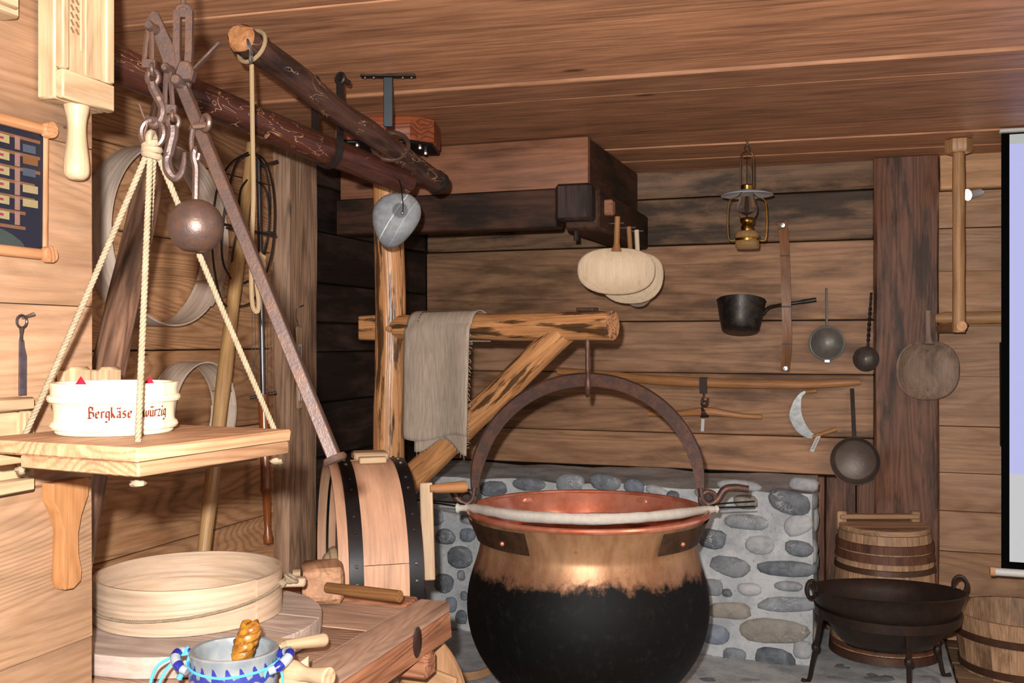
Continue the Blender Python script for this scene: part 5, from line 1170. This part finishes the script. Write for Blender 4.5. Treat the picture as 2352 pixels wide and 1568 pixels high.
# long yoke pole and singletree
ykp = thing('yoke_pole', bw(1630, 895, .03), 'long smooth brown pole hung level on the back wall', 'pole')
P_ = bez([bw(1282, 852, .03), bw(1400, 862, .04), bw(1500, 872, .045), bw(1617, 878, .05), bw(1750, 882, .05), bw(1870, 882, .045), bw(1976, 877, .04)], 8)
finish(G().tube(P_, [.014+.012*math.sin(math.pi*min(1, .12+.88*i/(len(P_)-1)))**.5 for i in range(len(P_))], 14, rough=.05), 'pole', M_hand, ykp)
M_leath = plain('dark_leather', '33211e', .55, 0, .3)
cy = bw(1617, 880, .05); finish(G().beam(cy+ZUP*.028+V((0, -.030, 0)), cy-ZUP*.052+V((0, -.026, 0)), .04, .005, up=V((0, 1, 0)), ch=.001).beam(cy+ZUP*.029+V((0, .02, 0)), cy+ZUP*.029-V((0, .03, 0)), .04, .005, ch=.001), 'strap', M_leath, ykp)
finish(G().tube(bez([bw(1617, 902, .07), bw(1616, 912, .07), bw(1612, 920, .07), bw(1616, 930, .07), bw(1625, 926, .07), bw(1626, 914, .07)], 5), .006, 8), 'hook', M_iron, ykp)
stt = thing('singletree', bw(1620, 960, .05), 'short swingle bar with leather collar hooked below the long pole', 'bar')
P_ = bez([bw(1490, 950, .05), bw(1540, 950, .05), bw(1600, 946, .055), bw(1640, 946, .055), bw(1700, 954, .05), bw(1750, 957, .05)], 8)
finish(G().tube(P_, [.014+.010*math.exp(-((i/(len(P_)-1)-.5)/.22)**2) for i in range(len(P_))], 12, rough=.05), 'bar', M_hand, stt)
cy = bw(1618, 947, .055); finish(G().tube([cy-RT*.020, cy+RT*.020], .0265, 12).torus(cy+ZUP*.045, .015, .006, V((0, 1, 0)), 14, 7), 'collar', M_leath, stt)
M_tag = plain('white_card', 'c6c6c2', .8, 0, .1, .03)
finish(G().box(bw(1614, 976, .075), (.017, .0015, .066), Matrix.Rotation(.05, 3, 'Y'), 0), 'paper_tag', M_tag, stt)
# crescent chopping knife
cv_ = thing('crescent_knife', bw(1850, 1003, .02), 'crescent chopping knife with two wooden handles and white card tag', 'knife')
k = dY(1840, YB-.02)/FPX; o3 = bw(1813, 950, .022)
ol = [(36, -54), (24, -48), (10, -30), (2, -8), (0, 4), (4, 18), (14, 36), (30, 50), (46, 55), (58, 50), (48, 40), (36, 22), (28, 2), (26, -20), (28, -40), (40, -52)]
ol = [(x*k, -y*k) for x, y in ol]; oq = [(p.x, p.y) for p in bez([(x, y, 0) for x, y in ol]+[ol[0]+(0,)], 3)[:-1]]
finish(G().prism(oq[::-1], .004, basis(V((1, 0, 0)), ZUP, V((0, -1, 0)), o3), 0), 'blade', plain('pitted_blade', '6d6d6c', .35, .7, .5, .5, 30), cv_)
for a, b in (((1866, 1003), (1922, 985)), ((1850, 900), (1876, 897))): finish(G().tube(seg(bw(*a, .024), bw(*b, .026), 4), [.008, .009, .011, .012, .011], 10), 'handle', M_hand, cv_)
tg = finish(G().box(bw(1873, 1017, .03), (.020, .0015, .098), Matrix.Rotation(.40, 3, 'Y'), 0), 'card_tag', M_tag, cv_)
g = G(); cst = bw(1873, 1017, .032); Rt_ = Matrix.Rotation(.40, 3, 'Y')
for i in range(11): g.box(cst+Rt_ @ V((.003*math.sin(i*2.3), 0, .026-i*.0058)), (.005, .0006, .0036), Rt_)
finish(g, 'card_print', plain('grey_print', '55555a', .8), tg)
# frying pan
fp = thing('frying_pan', bw(1966, 1108, .03), 'round iron frying pan hung by a flat handle from the wall', 'pan')
c = bw(1965, 1056, .085); M_fry = iron('fry_iron', '5c5049', '4f3f34', .5, .45, .3, 14)
nrm_ = V((-.05, -1, .0)).normalized()
finish(G().lathe([(0, .004), (.095, .004), (.100, .008), (.117, .052), (.1195, .053), (.104, .004), (.098, .0), (0, .0)], c, nrm_, 48), 'body', M_fry, fp, ang=40)
finish(G().beam(bw(1962, 1008, .11), bw(1957, 892, .02), .020, .005, up=V((0, 1, 0)), ch=.001), 'handle', M_irond, fp)
# grey wooden scoop by the post and its rack
scoop('milk_scoop', 'round grey wooden milk scoop hanging in front of the brown post', 2133, 849, 4.83, .147, .140, (2131, 714, 4.86), .0145, M_scoopd, M_scoopd, flat_top=.04, depth=.06)
rk = thing('hanging_rack', at(2202, 765, 4.56), 'peeled pole rack hanging from the ceiling right of the brown post', 'rack')
M_rpole = wood('rack_pole_wood', 'b28b5e', '956c43', '6a4a2c', .3, ring=.35, freq=80, across=18, knots=.7, rough=.4, vary=.1)
vp = at(2202, 748, 4.56); finish(G().tube(seg((vp.x, vp.y, vp.z-.03), (vp.x, vp.y, 2.372), 14), [.027+.001*math.sin(i*1.3) for i in range(15)], 14, rough=.05), 'upright', M_rpole, rk)
finish(G().lathe([(0, 0), (.052, 0), (.060, .012), (.058, .06), (0, .06)], (vp.x, vp.y, 2.337), n=6), 'ceiling_block', M_rpole, rk)
e0, e1 = vp-ZUP*.002-FW*.03, at(2150, 756, 5.0); finish(G().tube(seg(e0, e1, 8), .024, 14, rough=.04), 'cross_pole', M_rpole, rk)
finish(G().lathe([(0, .002), (.022, .0015), (.024, -.003)], e0, -(e1-e0), 18), 'pole_end', M_lboard, rk)
h0, h1 = bw(2148, 731, .09), bw(2420, 727, .09); finish(G().tube(seg(h0, h1, 12), [.020]+[.031]*12, 14, rough=.04), 'rail', M_rpole, rk)
finish(G().ball(vp+RT*.03-FW*.012+ZUP*.006, .008, 8, 6), 'bolt', M_nail, rk)
# dark iron bar behind the screen edge
finish(G().beam(bw(2305, 785, .02), bw(2306, 1026, .02), .035, .03, up=V((0, 1, 0)), ch=.006), 'iron_bar', M_irond, label='dark hammered iron bar hung on the wall behind the screen edge', cat='bar')
# lit spot lamp on the wall
M_sock = plain('white_socket', 'c8c4c0', .4)
bl = thing('wall_spotlight', bw(2238, 450, .1), 'small lit white spotlight on the plank wall behind the rack', 'spotlight')
b0_, b1_ = at(2224, 447, 4.84), at(2256, 441, 4.87); ax_ = (b0_-b1_).normalized()
finish(G().lathe([(0, -.075), (.018, -.075), (.020, -.02), (.026, 0), (.028, .005)], b0_, ax_, 20), 'socket', M_sock, bl)
finish(G().tube([b1_, V((b1_.x, YB-.0, b1_.z))], .008, 8), 'arm', M_sock, bl)
t = NT('lit_bulb'); t.b.inputs['Emission Color'].default_value = (1, .82, .55, 1); t.b.inputs['Emission Strength'].default_value = 14; M_bulb = t.out((1, .9, .7, 1), .4)
finish(G().ball(b0_+ax_*.006, .020, 14, 8), 'bulb', M_bulb, bl)

# ================================================================== projection screen
YSn = 4.80; sx0 = onY(2300, 700, YSn).x
scr = thing('projection_screen', (sx0+.7, YSn, .45), 'white projection screen with black border hanging at the right', 'screen')
def emis(name, col, s):
    t = NT(name); t.b.inputs['Emission Color'].default_value = srgb(col); t.b.inputs['Emission Strength'].default_value = s; return t.out((.06, .06, .06, 1), .8, 0, .05)
zb0 = onY(2315, 1308, YSn).z; bw_ = .032
finish(G().box((sx0+.72, YSn+.004, (zb0+2.385)/2), (1.44, .004, 2.385-zb0), None, 0), 'sheet', plain('black_border', '040405', .9, 0, .05), scr)
zA, zB, zC = onY(2330, 1290, YSn).z, onY(2330, 1088, YSn).z, onY(2335, 330, YSn).z
for z0, z1, col, s_, nm in ((zA, zB, 'cfd0d2', .82, 'picture_lower_band'), (zB, zC, 'c0c2f6', .84, 'picture_field'), (zC, 2.375, 'c4c6c2', .75, 'picture_upper_band')):
    finish(G().box((sx0+bw_+.68, YSn, (z0+z1)/2), (1.36, .003, z1-z0), None, 0), nm, emis(nm, col, s_), scr)
finish(G().tube([(sx0-.03, YSn, zb0-.012), (sx0+1.46, YSn, zb0-.012)], .017, 14), 'bottom_rod', plain('white_plastic', 'c4c4c2', .4), scr)
finish(G().lathe([(.0, 0), (.020, 0), (.020, .02), (0, .02)], (sx0-.045, YSn, zb0-.012), V((1, 0, 0)), 14), 'rod_cap', M_lboard, scr)
finish(G().box((sx0+.72, YSn, 2.39), (1.46, .05, .016), None, .003), 'top_case', plain('white_case', 'b8b8b4', .5), scr)

# ================================================================== barrel, pan on tripod, tub
M_stave = wood('barrel_wood', 'a88868', '866549', '3d2a1e', .65, ring=.45, freq=90, across=12, along=.6, knots=.2, rough=.55, vary=.3, patch=(3, 9), lo=.5, hi=.68)
M_whoop = wood('bark_hoop_wood', '5e3d2a', '40281b', '20140e', .6, ring=.3, knots=0, vary=.1, patch=(6, 20))
M_hoopi = iron('hoop_iron', '4a3226', '5a3a28', .6, .5, .4)
def staves(par, base, prof, t_, n, mat, gap=.012, tall=None):
    """prof = [(r, z)]; each stave is its own piece"""
    out = prof+[(r-t_, z) for r, z in prof[::-1]]+[prof[0]]; da = 2*math.pi/n; first = None
    g = G().lathe(out, base, n=2, a0=-da/2+gap*da, a1=da/2-gap*da); 
    k = len(out); o = finish(g, 'stave', mat, par, at_org=base); o.location = V(base)-ORG[par.name]
    for i in range(1, n): sharecopy(o, par, o.location, i*da)
    return o
def hoop(par, base, r0, r1, z0, z1, t_, mat, name='hoop'): return finish(G().lathe([(r0, z0), (r0+t_, z0+.002), (r1+t_, z1-.002), (r1, z1)], base, n=48), name, mat, par)
bb_ = at(2030, 1500, 4.83); bb_ = V((bb_.x, bb_.y, .015)); bb_.y = min(bb_.y, 5.06)
br = thing('wooden_barrel', bb_, 'tapered wooden barrel with lid and iron hoops beside the stone hearth', 'barrel')
HBr = .575
def rB(z): return lerp(.245, .206, z/HBr)
staves(br, bb_, [(rB(0), 0), (rB(.2)+.004, .2), (rB(.4)+.003, .4), (rB(HBr), HBr)], .02, 20, M_stave)
hoop(br, bb_, rB(.0), rB(.04), .0, .04, .007, M_hoopi, 'bottom_hoop'); hoop(br, bb_, rB(.045), rB(.07), .045, .07, .006, M_whoop, 'withy_hoop'); hoop(br, bb_, rB(.4)+.003, rB(.43)+.003, .398, .425, .006, M_hoopi, 'iron_hoop')
hoop(br, bb_, rB(.45), rB(.54), .45, .49, .010, M_whoop, 'withy_hoop'); hoop(br, bb_, rB(.5), rB(.54), .495, .535, .010, M_whoop, 'withy_hoop')
for i, (a, b) in enumerate(((-.2, -.07), (-.068, .065), (.067, .2))):
    R_ = .203; m = 10; pts = [(math.sqrt(max(0, R_*R_-q*q)), q) for q in [lerp(a, b, j/m) for j in range(m+1)]]
    finish(G().prism(pts+[(-x, y) for x, y in pts[::-1]], .024, basis(RT, FW, ZUP, bb_+ZUP*(HBr+.013)), .003), 'lid_board', M_stave, br)
for sg in (-1, 1): finish(G().box(bb_+RT*(sg*.178)+FW*.075+ZUP*(HBr+.03), (.045, .03, .09), Matrix.Rotation(YAW, 3, 'Z'), .006), 'ear', M_stave, br)
finish(G().beam(bb_-RT*.19+FW*.075+ZUP*(HBr+.05), bb_+RT*.19+FW*.075+ZUP*(HBr+.05), .05, .022, ch=.004), 'lid_bar', M_stave, br)
# three-legged pan
M_pan = iron('tripod_pan_iron', '2b211c', '3d2a20', .5, .5, .5, 18)
pd2 = 4.2; pcn = at(2036, 1356, pd2); tp_ = thing('footed_pan', (pcn.x, pcn.y, 0), 'wide dark iron pan with loop handles on a three-legged stand', 'pan')
tz = (ZUP*math.cos(.085)+FW*math.sin(.085)).normalized(); k = pd2/FPX; RP = 170*k
prof = [(0, -.222), (80*k, -.220), (95*k, -.214), (112*k, -.185), (135*k, -.125), (152*k, -.075), (161*k, -.04), (168*k, 0.0), (172*k, .003), (169*k, .006), (163*k, .0), (156*k, -.04), (147*k, -.075), (128*k, -.125), (105*k, -.180), (80*k, -.21), (0, -.212)]
finish(G().lathe(prof, pcn, tz, 64), 'bowl', M_pan, tp_, ang=50)
for sg, (x, y, tw_) in ((-1, (1864, 1353, .5)), (1, (2205, 1343, .5))):
    c = at(x, y, pd2+(.03 if sg > 0 else -.02)); ax_ = (FW*.8+RT*.35*sg).normalized()
    finish(G().torus(c+RT*sg*.0, .036, .0085, ax_, 22, 8, sx=.72), 'loop_handle', M_pan, tp_)
rcz = .222; rg = V((pcn.x, pcn.y, pcn.z-.075))+FW*.0; finish(G().lathe([(150*k, -.02), (157*k, -.02), (160*k, .02), (153*k, .02)], rg-ZUP*.012, n=56), 'stand_ring', M_pan, tp_)
for (x0_, y0_, d0, x1_, y1_, d1) in ((1888, 1412, 4.17, 1858, 1560, 4.36), (2084, 1425, 3.93, 2090, 1600, 4.05), (2138, 1440, 4.43, 2168, 1552, 4.43)):
    a, b = at(x0_, y0_, d0), at(x1_, y1_, d1); b.z = .006; P_ = bez([a+ZUP*.02, lerp(a, b, .3), lerp(a, b, .7), b, b+(RT*(-.03 if x0_ < 1950 else .03))], 6)
    lgm = finish(G().tube(P_, [.010 if 2 < i else .013 for i in range(len(P_))], 8), 'leg', M_pan, tp_)
    finish(G().ball(lerp(a, b, .48), .017, 10, 8, (1, 1, 1.5)), 'leg_knob', M_pan, lgm)
# wooden tub at the right
tbb = at(2342, 1480, 4.52); tbb.z = .001
tub = thing('wooden_tub', tbb, 'low wooden tub with dark hoops on the plank floor', 'tub')
staves(tub, tbb, [(.245, 0), (.262, .12), (.283, .26)], .02, 22, M_stave)
hoop(tub, tbb, .247, .252, .01, .045, .006, M_hoopi, 'bottom_hoop'); hoop(tub, tbb, .268, .274, .155, .19, .006, M_hoopi, 'upper_hoop')
finish(G().lathe([(0, .03), (.235, .03), (.235, .02), (0, .02)], tbb, n=40), 'bottom', M_stave, tub)
ea = tbb-RT*.272+FW*.04; finish(G().prism([(-.035, 0), (.035, 0), (.035, .09), (.02, .12), (-.02, .12), (-.035, .09)], .02, basis(FW, ZUP, FW.cross(ZUP), ea+ZUP*.25), .003), 'handle_stave', M_stave, tub)
